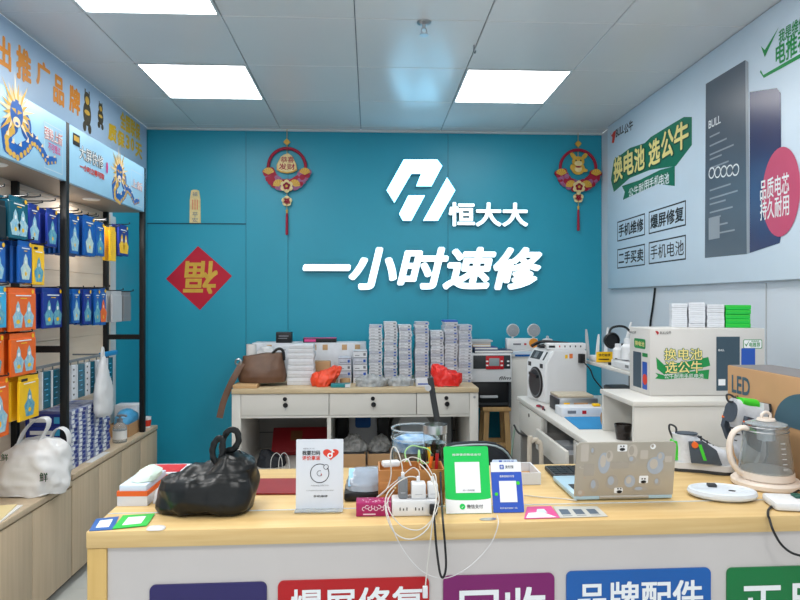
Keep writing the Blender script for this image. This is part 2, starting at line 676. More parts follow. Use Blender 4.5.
def dragon(mb, u, v, s, flip=1):
    """A printed golden-maned blue serpent, h above the board; materials 0 blue, 1 gold, 2 pale."""
    def q(x, y):
        return (u + flip * x * s, v + y * s)
    # body: a thick blue coil running out to the right, gold belly scales
    path = [(-.12, -.1), (-.34, -.28), (-.3, -.55), (.05, -.62), (.4, -.42), (.62, -.2), (.9, -.3), (1.2, -.52), (1.6, -.42)]
    n_ = (len(path) - 1) * 8
    for i in range(n_):
        k, f = divmod(i, 8)
        x = path[k][0] + (path[k + 1][0] - path[k][0]) * f / 8
        y = path[k][1] + (path[k + 1][1] - path[k][1]) * f / 8
        r = .2 * (1 - .6 * i / n_)
        mb.m(0).disc(*q(x, y), r * s, h=.0008 + i * 2e-6, seg=12)
        if i % 3 == 0:
            mb.m(1).disc(*q(x, y - r * .6), r * .42 * s, h=.0012 + i * 2e-6, seg=8)
        if i % 6 == 2:
            mb.m(2).prism([q(x - .05, y + r * .7), q(x + .06, y + r * .7), q(x + .05, y + r * 1.5)][::flip], .0013, .0013)
    # mane: long tapering locks all round the head
    for k in range(22):
        a = R(-40 + 13.5 * k)
        c, sn = math.cos(a), math.sin(a)
        L_ = (.5, .66, .42)[k % 3]
        mb.m(1 if k % 2 else 2).prism([q(.2 * c + .055 * sn, .15 + .22 * sn - .055 * c), q((L_ + .05) * c, .15 + (L_ + .12) * sn), q(.2 * c - .055 * sn, .15 + .22 * sn + .055 * c)][::flip], .0018 + 4e-5 * k, .0018 + 4e-5 * k)
    mb.m(0).disc(*q(0, .14), .23 * s, h=.003, ry=.27 * s)
    mb.m(1).prism([q(-.2, .2), q(-.02, .12), q(-.04, .22)][::flip], .0034, .0034).prism([q(.2, .2), q(.04, .22), q(.02, .12)][::flip], .0034, .0034)
    mb.m(2).disc(*q(0, -.03), .13 * s, h=.0033, ry=.1 * s)
    mb.m(0).disc(*q(0, -.06), .06 * s, h=.0036, ry=.03 * s)
    mb.m(2).prism([q(-.12, .34), q(-.06, .36), q(-.22, .62)][::flip], .0034, .0034).prism([q(.06, .36), q(.12, .34), q(.22, .62)][::flip], .0034, .0034)
    mb.m(0).disc(*q(.36, -.02), .2 * s, h=.0009, ry=.26 * s)
    mb.m(1).ring(*q(.36, 0), .11 * s, .035 * s, h=.0011, seg=16)


# upper banner
b = Board('wall_banner', 'pale grey blue wall banner with big orange and yellow lettering under the ceiling', 'banner', 'L', XL + .008, 3.2, 2.1)
zlo = HC + .9
MB(BANNER).box(1.7 - 3.2, 4.79 - 3.2, zlo - 2.1, ZC - .004 - 2.1, -.004, 0).build('panel', b.t)
mb = MB([PRINTO, PRINTLY])
for s, x0, x1, y0, y1 in (('出', -4, 11, 36, 68), ('推', 16, 31, 48, 82), ('广', 36, 50, 62, 88), ('品', 53, 64, 76, 105), ('牌', 69, 80, 87, 114)):
    b.text(mb, s, x0, x1, y0, y1, bold=.05)
mb.build('lettering', b.t, flat=True)
mb = MB([PRINTY])
for s, x0, x1, y0, y1 in (('质', 108, 116.5, 124, 142), ('保', 117, 124.5, 131, 147), ('3', 125.5, 129.5, 135, 149), ('0', 130.5, 134, 138, 151), ('天', 135, 142, 143, 158)):
    b.text(mb, s, x0, x1, y0, y1, bold=.055)
mb.text('全国联保', *b.bb(120, 140, 117, 135), bold=.05)
mb.build('lettering', b.t, flat=True)
mb = MB([mat('dark_gold_figure', (74, 66, 48), .5, var=.3, scale=60), GOLD])
for x0, x1, y0, y1 in ((82, 92, 90, 131), (97, 104, 102, 128)):
    u0, u1, v0, v1 = b.bb(x0, x1, y0, y1)
    uc, hh, ww = (u0 + u1) / 2, v1 - v0, (u1 - u0) / 2
    mb.m(0).disc(uc, v0 + hh * .42, ww * .8, ry=hh * .3)
    mb.m(0).disc(uc, v0 + hh * .78, ww * .62, ry=hh * .17)
    mb.m(1).disc(uc, v0 + hh * .74, ww * .4, h=.001, ry=hh * .1)
    mb.m(1).disc(uc, v0 + hh * .45, ww * .55, h=.001, ry=hh * .06)
    mb.m(0).disc(uc - ww * .5, v0 + hh * .08, ww * .35, ry=hh * .12)
    mb.m(0).disc(uc + ww * .5, v0 + hh * .08, ww * .35, ry=hh * .12)
    mb.m(0).rect(uc - ww * .5, uc - ww * .3, v0 + hh * .88, v0 + hh).rect(uc + ww * .3, uc + ww * .5, v0 + hh * .88, v0 + hh)
mb.build('printed_figures', b.t, flat=True)

# display rack: posts, bars, back board, fascia boxes
FX, BX = -1.38, -1.60
Z0, Z1, ZCAB = HC + .545, HC + .813, .516
rack = thing('display_rack', 'tall black post display rack with beige back board and blue fascia boards', 'rack', (FX, 3.0, 0))
rel = lambda x, y, z: (x - FX, y - 3.0, z)
for y in (1.99, 2.995, 3.998):
    MB(BLACKM).box(-.03, 0, y - 3.0 - .015, y - 3.0 + .015, (ZCAB if y > 3.2 else .49) + .001, Z1 + .003, bev=.002).build('post', rack)
    MB(BLACKM).box(BX - FX - .03, BX - FX, y - 3.0 - .012, y - 3.0 + .012, (ZCAB if y > 3.2 else .49) + .001, Z0, bev=.002).build('post', rack)
    MB(BLACKM).box(BX - FX, -.03, y - 3.0 - .012, y - 3.0 + .012, 1.085, 1.115).build('cross_bar', rack)
mb = MB([PEGW, SEAM])
zz = .52
while zz < Z0 - .01:
    mb.box(BX - FX - .04, BX - FX - .028, 1.7 - 3, 4.1 - 3, zz, min(zz + .118, Z0))
    zz += .12
mb.m(0).box(BX - FX - .045, BX - FX - .039, 1.7 - 3, 4.1 - 3, .52, Z0)
mb.build('back_board', rack)
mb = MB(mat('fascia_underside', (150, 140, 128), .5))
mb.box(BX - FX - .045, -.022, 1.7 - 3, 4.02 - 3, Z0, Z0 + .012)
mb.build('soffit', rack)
for yy in (2.0, 2.62, 3.5):
    MB([TRIMW]).lathe([(.001, -.004), (.04, -.004), (.045, 0)], c=(-.11, yy - 3, Z0), seg=24).build('downlight', rack)
    la = D.lights.new('downlight_lamp', 'AREA')
    la.shape = 'DISK'
    la.size = .08
    la.energy = 2.2
    la.color = (1, .97, .93)
    lo = D.objects.new('downlight_lamp', la)
    lo.location = (FX - .11, yy, Z0 - .006)
    COL.objects.link(lo)
for k, (y0, y1) in enumerate(((1.7, 2.978), (3.012, 4.015))):
    fb = MB(SKYP).box(-.02, 0, y0 - 3, y1 - 3, Z0, Z1, bev=.001).build('fascia_board', rack)
    mb = MB([BLUE, GOLD, mat('pale_gold_ink', (240, 214, 170), .5, var=0), PRINTW, PINK, PRINTR, INK])
    T = Matrix.Translation((0, -3.0, 0)) @ Matrix(((0, 0, 1, 0), (1, 0, 0, 0), (0, 1, 0, 0), (0, 0, 0, 1)))
    # drawn in (world Y, world Z) of the board face
    def P2(px, py):
        q = PX(px, py, FX)
        return q.y, q.z
    tmp = MB([BLUE, GOLD, mat('pale_gold_ink', (240, 214, 170), .5, var=0), PRINTW, PINK, PRINTR, INK, PBLUE])
    if k == 0:
        u, v = P2(16, 118)
        dragon(tmp, u, v - .01, .2)
        u0, v0 = P2(44, 136); u1, v1 = P2(62, 146)
        tmp.m(5).text('强势上新', u0, u1, v1 - .005, v1 + .05, h=.0022, bold=.05)
        tmp.m(3).text('强势上新', u0, u1, v1 - .003, v1 + .052, h=.003, bold=.01)
        tmp.m(4).text('不可错过', u0 + .03, u1 - .02, v1 - .05, v1 - .012, h=.003, bold=.02)
        [tmp.m(7).rect(*e_, h=.0004) for e_ in ((u0, u0 + .004, Z0 + .02, Z1 - .05), (u1, u1 + .004, Z0 + .02, Z1 - .05), (u0, u1, Z1 - .054, Z1 - .05), (u0, u1, Z0 + .02, Z0 + .024))]
    else:
        u, v = P2(119, 176)
        dragon(tmp, u, v - .01, .19)
        u0, v0 = P2(79, 157); u1, v1 = P2(103, 170)
        tmp.m(6).text('大屏快修', u0, u1, v1 - .002, v1 + .068, h=.002, bold=.06)
        tmp.m(3).text('大屏快修', u0, u1, v1, v1 + .066, h=.003, bold=.01)
        tmp.m(5).text('一小时立等可取', u0, u1 + .01, v1 - .052, v1 - .02, h=.003, bold=.04)
        tmp.m(4).disc(u1 + .045, v1 + .02, .012, h=.003, ry=.03)
        u0, v0 = P2(72.5, 144); u1, v1 = P2(79.5, 131)
        tmp.m(6).rect(u0, u1, v0, v0 + .055, h=.002)
        tmp.m(1).rect(u0 + .008, u1 - .008, v0 + .02, v0 + .045, h=.003)
        u0, v0 = P2(131, 190); u1, v1 = P2(142, 192)
        tmp.m(5).text('上新', u0, u1, v1 - .0, v1 + .05, h=.0025, bold=.04)
        tmp.m(3).text('上新', u0, u1, v1 + .002, v1 + .048, h=.0032, bold=.01)
        [tmp.m(7).rect(*e_, h=.0004) for e_ in ((u0, u0 + .004, Z0 + .02, Z1 - .05), (u1, u1 + .004, Z0 + .02, Z1 - .05), (u0, u1, Z1 - .054, Z1 - .05), (u0, u1, Z0 + .02, Z0 + .024))]
    for vv in tmp.bm.verts:
        vv.co = T @ vv.co
    tmp.build('printed_dragon', fb, flat=True)
# long hooks along the board
def hook(y, z, x1=-1.37, empty=False):
    m_ = MB(BLACKM)
    m_.tube([rel(BX - .028, y, z), rel(x1 - .02, y, z), rel(x1, y, z + .012)], .0028, seg=6, smooth=3)
    m_.build('display_hook', rack)

# low cabinets under the rack
def cabinet(label, y0, y1, top):
    c = thing('low_cabinet', label, 'cabinet', (-1.515, (y0 + y1) / 2, 0), group='taupe low cabinets by the wall')
    L = (y1 - y0) / 2
    MB(CABW).box(-.11, .118, -L, L, .04, top - .03).build('carcass', c)
    MB(CABW).box(-.11, .14, -L, L, top - .026, top, bev=.004).build('top', c)
    MB(DARK).box(-.11, .09, -L + .002, L - .002, 0, .04).build('plinth', c)
    nd = max(2, round((y1 - y0) / .32))
    for k in range(nd):
        a, bb = -L + k * 2 * L / nd, -L + (k + 1) * 2 * L / nd
        MB(CABW).box(.119, .136, a + .002, bb - .002, .045, top - .033, bev=.0015).build('door', c)
    return c
cabinet('taupe low cabinet nearer the viewer with a white shopping bag on it', 1.65, 3.03, .49)
cabinet('taupe low cabinet against the teal wall carrying blue box stacks', 3.035, 4.22, ZCAB)
# ------------------------------------------------------------------ hanging packs
def pack_proto(w, h, col, pic, style):
    """A flat hanging pack, face toward +X, hung by a header hole at its top."""
    t = thing('accessory_pack', 'pack', 'package')
    mb = MB([col, PRINTW])
    mb.box(-.011, 0, -w / 2, w / 2, -h, -.022, bev=.002, seg=1)
    mb.box(-.006, -.004, -w / 2, w / 2, -.022, 0)
    mb.build('card', t)
    if style:
        q = MB([pic, PRINTW, YELLOW, INK])
        T = Matrix(((0, 0, 1, 0), (1, 0, 0, 0), (0, 1, 0, 0), (0, 0, 0, 1)))
        tmp = q
        k = 2 if w > .13 and style == 1 else 1
        for i in range(k):
            c = (i - (k - 1) / 2) * w * .42
            s = h
            tmp.m(0).prism([(c - .03 * s / .2, -h * .92), (c + .03 * s / .2, -h * .92), (c + .045 * s / .2, -h * .66), (c + .02 * s / .2, -h * .55), (c + .014 * s / .2, -h * .4), (c, -h * .3), (c - .014 * s / .2, -h * .4), (c - .02 * s / .2, -h * .55), (c - .045 * s / .2, -h * .66)], .0006, .0006)
            tmp.m(2).disc(c, -h * .78, w * .07, h=.0012, ry=h * .05)
            tmp.m(1).disc(c, -h * .5, w * .05, h=.0012, ry=h * .05)
        tmp.m(1).rect(-w * .3, w * .3, -h * .19, -h * .165, h=.0008)
        tmp.m(2).rect(-w * .12, w * .12, -h * .25, -h * .23, h=.0008)
        if style == 2:
            tmp.m(3).rect(-w * .42, -w * .1, -h * .12, -h * .06, h=.0008)
        else:
            tmp.m(2).disc(w * .36, -h * .08, .009, h=.0008)
        for v in tmp.bm.verts:
            v.co = T @ v.co
        tmp.build('printed_picture', t, flat=True)
    return t


CN = {BLUE: 'blue', NAVY: 'dark blue', ORANGE: 'orange', YELLOW: 'yellow', TEALP: 'dark teal', CYAN: 'pale blue', LGREY: 'light grey', GREY: 'grey', BLACK: 'black'}
PICP = mat('printed_pale_blue', (92, 170, 214), .4, rgb2=(190, 214, 210), scale=60)
PICB = mat('printed_teal', (40, 128, 180), .4, rgb2=(130, 190, 190), scale=60)
PICW = mat('printed_white_green', (150, 196, 216), .4, rgb2=(220, 226, 200), scale=60)
# row name, then hooks: front px left/right, y top/bottom, colour, picture, count, style
rows = [
    ('top', [(-9, 6, 199, 237, BLACK, GREY, 4, 0), (10, 28, 197, 239, TEALP, PICP, 4, 1), (30, 39, 204, 243, NAVY, PICP, 4, 1), (47.5, 57.5, 209, 247, NAVY, PICB, 4, 1),
             (70.5, 79, 214, 254, BLUE, PICP, 7, 1), (84, 95, 216, 256, BLUE, PICW, 5, 1), (96, 104.5, 222, 256, BLUE, PICB, 3, 1), (110.5, 116, 227, 261, YELLOW, ORANGE, 2, 0), (119, 128.5, 225, 256, NAVY, YELLOW, 2, 1)]),
    ('second', [(-8, 5, 241, 282, BLUE, PICP, 4, 1), (19, 32, 241, 283, BLUE, PICW, 6, 1), (33, 44.5, 245, 285, YELLOW, PICB, 2, 2)]),
    ('third', [(-8, 6.5, 286, 328, CYAN, PICB, 3, 1), (10, 36, 288, 331, ORANGE, PICP, 4, 1), (43, 63, 288, 328, NAVY, PICB, 6, 1), (73, 80, 289, 323, BLUE, PICP, 4, 1), (84, 91.5, 289, 324, NAVY, PICB, 4, 1),
               (95, 100, 289, 325, BLUE, PICB, 4, 1), (100.5, 106, 288, 325, BLUE, ORANGE, 2, 1), (112.5, 122, 291, 322, LGREY, GREY, 3, 0), (124, 131, 292, 321, GREY, DARK, 2, 0)]),
    ('fourth', [(-12, 4, 335, 377, ORANGE, PICB, 3, 1), (11, 36, 333, 375, ORANGE, PICP, 5, 1)]),
    ('fifth', [(-10, 9, 377, 438, ORANGE, PICP, 3, 1), (19.5, 39, 375, 419, YELLOW, PICB, 5, 2)]),
]
PFX = -1.40
for rn, hooks in rows:
    nh = len(hooks)
    for hi, (x0, x1, yt, yb, col, pic, cnt, st) in enumerate(hooks):
        xm = (x0 + x1) / 2
        y_a, y_b = PX(x0, yt, PFX).y, PX(x1, yt, PFX).y
        zt, zb = PX(xm, yt, PFX).z, PX(xm, yb, PFX).z
        wdt, hgt, yc = y_b - y_a, zt - zb, (y_a + y_b) / 2
        rp = pack_proto(wdt, hgt, col, pic, st)
        step = .165 / max(cnt, 5)
        from_wall = nh - 1 - hi
        where = f'{nth(from_wall)} hook from the wall, {rn} row'
        rp.location = (PFX, yc, zt)
        rp['label'] = f'{CN[col]} hanging pack frontmost on the {where}'
        rp['group'] = f'hanging packs on the {rn} row'
        for k in range(1, cnt):
            dup(rp, (PFX - k * step, yc + random.uniform(-.003, .003), zt + random.uniform(-.002, .002)), (0, 0, random.uniform(-.02, .02)),
                f'{CN[col]} pack {nth(k)} behind the front one, {where}', only='card')
        hook(yc, zt + .0035)
for px, py in ((4, 187), (40, 197), (55, 201), (78, 211), (88, 215), (98, 217), (106, 220)):
    q = PX(px, py, -1.40)
    hook(q.y, q.z, -1.40)

# rail with boxed cables
ra = thing('hanging_rail', 'grey slotted rail with a blue end holding white-edged dark teal boxes', 'rail', (-1.44, 3.2, 1.03))
MB(GREY).box(-.006, .006, -.62, .42, -.006, .006).build('bar', ra)
MB(MATB).box(-.012, .014, .3, .5, -.012, .012, bev=.003).build('end_sleeve', ra)
for yy in (-.5, .35):
    MB(GREY).tube([(-.17, yy, 0), (0, yy, 0)], .005, seg=6).build('bracket', ra)
mb = None
proto = None
pos = [(42, 51), (52, 60), (62.5, 66), (71.5, 76), (77, 85), (86, 88.5), (89.5, 95), (96.5, 102), (107.5, 113)]
for k, (x0, x1) in enumerate(pos):
    y0, y1 = PX(x0, 380, -1.425).y, PX(x1, 380, -1.425).y
    white = k in (2, 3, 5, 7)
    zt = 1.015
    h = .17
    t = thing('cable_box', f'{"white slotted" if white else "dark teal"} hanging cable box, {nth(len(pos) - 1 - k)} on the rail from the teal wall', 'box', (-1.425, (y0 + y1) / 2, zt), group='boxes on the grey rail')
    w2 = (y1 - y0) / 2
    mb = MB([CARDW if white else TEALP, CARDW])
    mb.box(-.03, 0, -w2, w2, -h, -.006, bev=.002, seg=1)
    mb.m(1).box(-.031, .001, -w2 - .001, -w2 + .007, -h - .001, -.005)
    mb.build('carton', t)
    mb = MB([INK, CYAN])
    for j in range(5):
        if white:
            mb.m(0).box(0, .0012, -.005, .005, -.03 - j * .03, -.022 - j * .03)
        else:
            mb.m(1).box(0, .0012, -w2 * .5 + (j % 2) * w2 * .4, w2 * .3, -.04 - j * .024, -.036 - j * .024)
    mb.build('printed_marks', t, flat=True)
    MB(GREY).tube([(-.015, 0, -.006), (-.015, 0, .008)], .003, seg=6).build('hang_tab', t)

# ------------------------------------------------------------------ things on the low cabinets
WB = mat('blue_white_box_print', (190, 200, 216), .5, rgb2=(40, 70, 150), scale=38, stretch=(1, 1, 1))
WB2 = mat('blue_box_print', (46, 74, 160), .5, rgb2=(206, 212, 222), scale=34, stretch=(1, 1.4, 2))
sx = [(71, 78), (79, 86), (87, 94), (95, 102), (103, 110)]
protos = []
for k, (a, bpx) in enumerate(sx):
    y0, y1 = PX(a, 440, -1.42).y, PX(bpx, 440, -1.42).y
    hh = .0215
    nb = (13, 13, 13, 13, 12)[k]
    for j in range(nb):
        lab = f'blue and white box, {nth(nb - 1 - j)} from top, {nth(len(sx) - 1 - k)} stack from the pump bottle'
        if not protos:
            for mm in (WB, WB2):
                mb = MB([mm, PRINTW, NAVY])
                mb.box(-.15, 0, -.05, .05, 0, hh - .0006, bev=.001, seg=1)
                mb.m(1).box(0, .0006, -.045, -.005, .003, .018)
                mb.m(2).box(0, .0006, .005, .045, .004, .017)
                o = mb.build('accessory_box')
                tag(o, lab, 'box', 'small blue and white boxes on the cabinet')
                protos.append(o)
            o = protos[0]
        else:
            o = None
        src = protos[(j + k + (j // 3)) % 2]
        if j == 0 and k == 0:
            o = protos[0]
        elif j == 1 and k == 0:
            o = protos[1]
        else:
            o = src.copy()
            COL.objects.link(o)
        o['label'] = lab
        o.scale = (1, (y1 - y0) / .1 * .97, 1)
        o.location = (-1.42 + random.uniform(-.004, .004), (y0 + y1) / 2, ZCAB + .0005 + j * hh)
        o.rotation_euler = (0, 0, random.uniform(-.03, .03))
pr = None
for j in range(5):
    lab = f'long dark blue carton behind the white shopping bag, {nth(4 - j)} from the top of its pile'
    if pr is None:
        mb = MB([NAVY, PRINTW, CYAN])
        mb.box(-.08, .08, 0, .08, 0, .0555, bev=.002, seg=1)
        mb.m(1).box(-.06, .04, -.0006, 0, .018, .036).m(2).box(.05, .075, -.0006, 0, .012, .042)
        mb.m(1).box(.08, .0806, .02, .07, .02, .036)
        pr = tag(mb.build('long_carton'), lab, 'box', 'dark blue cartons on the cabinet')
        o = pr
    else:
        o = pr.copy()
        COL.objects.link(o)
        o['label'] = lab
    o.location = (-1.505 + random.uniform(-.003, .003), 3.02, ZCAB + .0005 + j * .0565)

# plastic pump bottle
p = PX(120.5, 440, -1.43)
t = thing('pump_bottle', 'clear pump bottle with a white label on the cabinet before the box stacks', 'bottle', (-1.425, 3.72, ZCAB))
MB(CLEARP).lathe([(.002, 0), (.036, 0), (.038, .006), (.038, .082), (.03, .1), (.016, .112), (.015, .118)], seg=28).build('bottle_body', t)
MB(PAPER).lathe([(.0386, .02), (.0386, .068)], seg=28, caps=False).build('paper_label', t)
mb = MB(GREY)
mb.cyl((0, 0, .118), (0, 0, .134), .016).cyl((0, 0, .134), (0, 0, .146), .006)
mb.tube([(-.014, 0, .15), (.012, 0, .152), (.04, 0, .148)], .006, seg=10)
mb.build('pump', t)
# brown carton with a blue bag, white box behind
t = thing('open_carton', 'brown carton at the back of the low cabinet under a blue bag', 'box', (-1.478, 3.96, ZCAB))
mb = MB(CARTON)
mb.box(-.06, .06, -.12, .12, .0005, .004).box(-.06, -.057, -.12, .12, .004, .075).box(.057, .06, -.12, .12, .004, .075).box(-.057, .057, -.12, -.117, .004, .075).box(-.057, .057, .117, .12, .004, .075)
mb.build('tray', t)
mb = MB(BAGB)
mb.loft(blob_rings(interp_levels([(.0, -.05, .05, -.1, .1), (.03, -.054, .054, -.112, .112), (.07, -.054, .056, -.113, .113), (.1, -.05, .055, -.1, .1), (.13, -.03, .03, -.05, .05), (.137, -.01, .01, -.02, .02)], 3), n=36))
mb.noise_push(.007, 24, 3)
o = tag(mb.build('plastic_bag', angle=60), 'crumpled sky blue plastic bag lying in the brown carton', 'bag')
o.location = (-1.478, 3.96, ZCAB + .009)
t = MB(CARDW).box(-.07, .07, -.05, .05, 0, .15, bev=.003).build('white_carton')
tag(t, 'white carton behind the blue bag at the end of the cabinet', 'box').location = (-1.53, 4.14, ZCAB + .001)
p = (-1.415, 4.13, ZCAB)
t = thing('paper_cup', 'small red and white paper cup at the cabinet end', 'cup', p)
MB(PRINTW).lathe([(.002, 0.0005), (.022, .0005), (.028, .07), (.0265, .07), (.021, .004), (.002, .004)], seg=24).build('cup_wall', t)
MB(PRINTR).lathe([(.0235, .012), (.0285, .052)], seg=24, caps=False).build('red_band', t)
t = MB(PAPER)
t.box(-.03, .03, -.11, .11, 0, .002).box(-.028, .03, -.1, .1, .002, .003)
o = tag(t.build('paper_slip'), 'white paper slip lying on the cabinet edge before the box stacks', 'paper')
o.location = (-1.412, 3.36, ZCAB + .001)
o.location.x = -1.4125
o.scale = (.55, 1, 1)
o.location = (-1.397, 3.36, ZCAB + .0005)
# thin white bag hanging from the rail end
mb = MB(FILM)
lv = [(-.33, -.02, .03, -.05, .07), (-.31, -.03, .035, -.075, .085), (-.22, -.03, .034, -.075, .08), (-.13, -.022, .026, -.055, .05), (-.07, -.012, .014, -.03, .015), (-.03, -.007, .008, -.012, .006)]
mb.loft(blob_rings(interp_levels(lv, 5), n=36))
mb.noise_push(.009, 22, 9)
mb.tube([(0, -.01, -.06), (0, -.018, -.02), (0, -.005, .02), (0, .008, -.01), (0, .004, -.06)], .006, seg=6)
o = tag(mb.build('plastic_bag', angle=60), 'thin milky plastic bag hanging from the end of the grey rail', 'bag')
o.location = (-1.385, 3.35, 1.055)
o.location = (-1.38, 3.38, 1.06)

# white shopping bag in front
def shopping_bag():
    Y = 2.85
    t = thing('shopping_bag', 'white shopping bag with green print and two loop handles on the near cabinet', 'bag', (-1.42, Y, .49))
    g = lambda px, py: (PY(px, py, Y) - Vector((-1.42, Y, .49)))
    lv = []
    for py, x0, x1, d in ((500, 4, 58, .075), (494, 0, 66, .09), (480, -3, 70, .1), (465, 0, 69, .1), (452, 6, 67, .085), (444, 15, 65, .06), (438, 22, 60, .035)):
        a, bq = g(x0, py), g(x1, py)
        lv.append((max(.001, a.z) if py < 500 else .0008, a.x, bq.x, -d, d))
    mb = MB(BAGW)
    mb.loft(blob_rings(interp_levels(lv, 8), n=90))
    mb.crease(.022, .16, 6, 5, keep_base=.0008)
    mb.crease(.008, .06, 6, 9, keep_base=.0008)
    mb.build('bag_body', t, angle=70)
    for pts, dy in (([(20, 446), (27, 430), (38, 419), (49, 417), (51, 424), (45, 436), (40, 446)], -.02), ([(46, 446), (50, 434), (57, 429), (64, 433), (66, 444), (62, 452)], .03)):
        m_ = MB(BAGW)
        m_.tube([(g(x, y).x, dy, g(x, y).z) for x, y in pts], .004, seg=10, flat=(.022, .0035))
        m_.build('handle', t)
    m_ = MB(PRINTG)
    for x0, x1, y0, y1, s in ((8, 22, 448, 455, '生鲜'), (6, 14, 456, 461, '鲜'), (52, 60, 466, 475, '鲜')):
        a, bq = g(x0, y1), g(x1, y0)
        tmp = MB(PRINTG)
        tmp.text(s, a.x, bq.x, a.z, bq.z, h=0, bold=.02)
        for v in tmp.bm.verts:
            # lay the print on the bag front
            v.co = Vector((v.co.x, -.106, v.co.y))
        tmp.bm.verts.index_update()
        mp = {v: m_.bm.verts.new(v.co) for v in tmp.bm.verts}
        for f in tmp.bm.faces:
            m_.bm.faces.new([mp[v] for v in f.verts])
        tmp.bm.free()
    m_.build('printed_logo', t, flat=True)
    mb = MB(mat('pale_pink_goods', (206, 178, 170), .6, var=.1, scale=12))
shopping_bag()
# documents on the near cabinet
for k, (w, d, rz, x, y, mt, lab) in enumerate(((.2, .32, .12, -1.485, 2.49, PAPER, 'white paper sheet lowest in the paper pile by the white shopping bag'),
                                       (.19, .28, .2, -1.49, 2.5, mat('buff_paper', (226, 210, 160), .7), 'buff folder paper on top of the pile by the white shopping bag'))):
    mb = MB([mt, INKG])
    mb.box(-w / 2, w / 2, -d / 2, d / 2, 0, .004)
    for j in range(5):
        mb.m(1).box(-w * .1, w * .25, -d * .3 + j * .012, -d * .3 + j * .012 + .003, .004, .0043)
    o = tag(mb.build('paper_sheet'), lab, 'paper', 'papers on the near cabinet')
    o.location = (x, y, .4905 + k * .0045)
    o.rotation_euler = (0, 0, rz)
# ------------------------------------------------------------------ signs on the teal wall
b = Board('wall_logo', 'glowing white slanted two-piece emblem mounted on the teal wall', 'sign', 'B', YB - .004, .19, 1.9)
z = lambda x, y: b.uv(375 + x / 5, 150 + y / 5)
mb = MB([SIGNB, SIGNG])
polys = [[(142, 53), (308, 53), (333, 85), (280, 186), (203, 186), (228, 124), (180, 124), (96, 268), (57, 206)],
         [(357, 142), (398, 206), (312, 357), (238, 357)], [(165, 231), (248, 231), (180, 357), (138, 357), (119, 322)]]
for pl in polys:
    mb.m(0).prism([z(*q) for q in pl][::-1], .0005, .04)
    mb.m(1).prism([z(*q) for q in pl][::-1], .0405, .0405)
mb.build('emblem_face', b.t)


def sign_text(s, x0, x1, y0, y1, name, label, bold, shear, slope=0):
    bd = Board(name, label, 'sign', 'B', YB - .004, PY((x0 + x1) / 2, y1, YB).x, PY((x0 + x1) / 2, y1, YB).z)
    w = (x1 - x0) / len(s)
    u0, u1, v0, v1 = bd.bb(x0, x1, y0, y1)
    m_ = MB([SIGNB, SIGNW])
    m_.text(s, u0, u1, v0, v1, h=.0005, ext=.033, bold=bold, shear=shear)
    m_.m(1).text(s, u0, u1, v0, v1, h=.0345, bold=bold, shear=shear)
    m_.build('raised_letters', bd.t, flat=True)


sign_text('恒大大', 448, 527, 203, 227, 'wall_letters', 'small glowing white raised characters right beside the slanted emblem', .038, 0)
sign_text('一小时速修', 303, 541, 247, 290, 'wall_letters', 'large glowing slanted white raised characters below the emblem on the teal wall', .042, .22)

# upside-down fu diamond
b = Board('spring_paper', 'red diamond paper with an upside-down gold character on the teal wall', 'paper', 'B', YB - .001, PY(199, 310, YB).x, PY(199, 310, YB).z)
c = [b.uv(*q) for q in ((198, 246), (232, 276), (200, 310), (166, 279))]
MB(CRIMSON).prism([c[3], c[2], c[1], c[0]], 0, .0015).build('paper', b.t)
mb = MB(GOLD)
b.text(mb, '福', 183, 218, 261, 294, h=.0025, bold=.03, rot=PI, shear=.08)
mb.build('lettering', b.t, flat=True)
# wooden plaque
b = Board('wooden_plaque', 'slim pale wooden plaque with upright writing standing on the wall seam', 'plaque', 'B', YB - .005, PY(195.5, 223.5, YB).x, zs + .0065)
u0, u1, v0, v1 = b.bb(190, 201, 189.5, 223.5)
w = (u1 - u0) / 2
h = v1 - .003
MB(CREAM).prism([(-w, 0), (w, 0), (w * .95, h * .7), (w * .72, h * .97), (w * .3, h), (-w * .3, h), (-w * .72, h * .97), (-w * .95, h * .7)], 0, .008).build('board', b.t)
mb = MB([INKG, PRINTR])
for k, ch in enumerate('平安'):
    mb.m(0).text(ch, -w * .5, w * .5, h * (.2 - .16 * k) - .005, h * (.2 - .16 * k) + h * .12, h=.009)
mb.m(0).text('福', -w * .45, w * .45, h * .8, h * .93, h=.009)
for k in range(4):
    mb.m(1).rect(-w * .5 + k * w * .3, -w * .5 + k * w * .3 + w * .1, h * .4, h * .7, h=.009)
mb.build('lettering', b.t, flat=True)


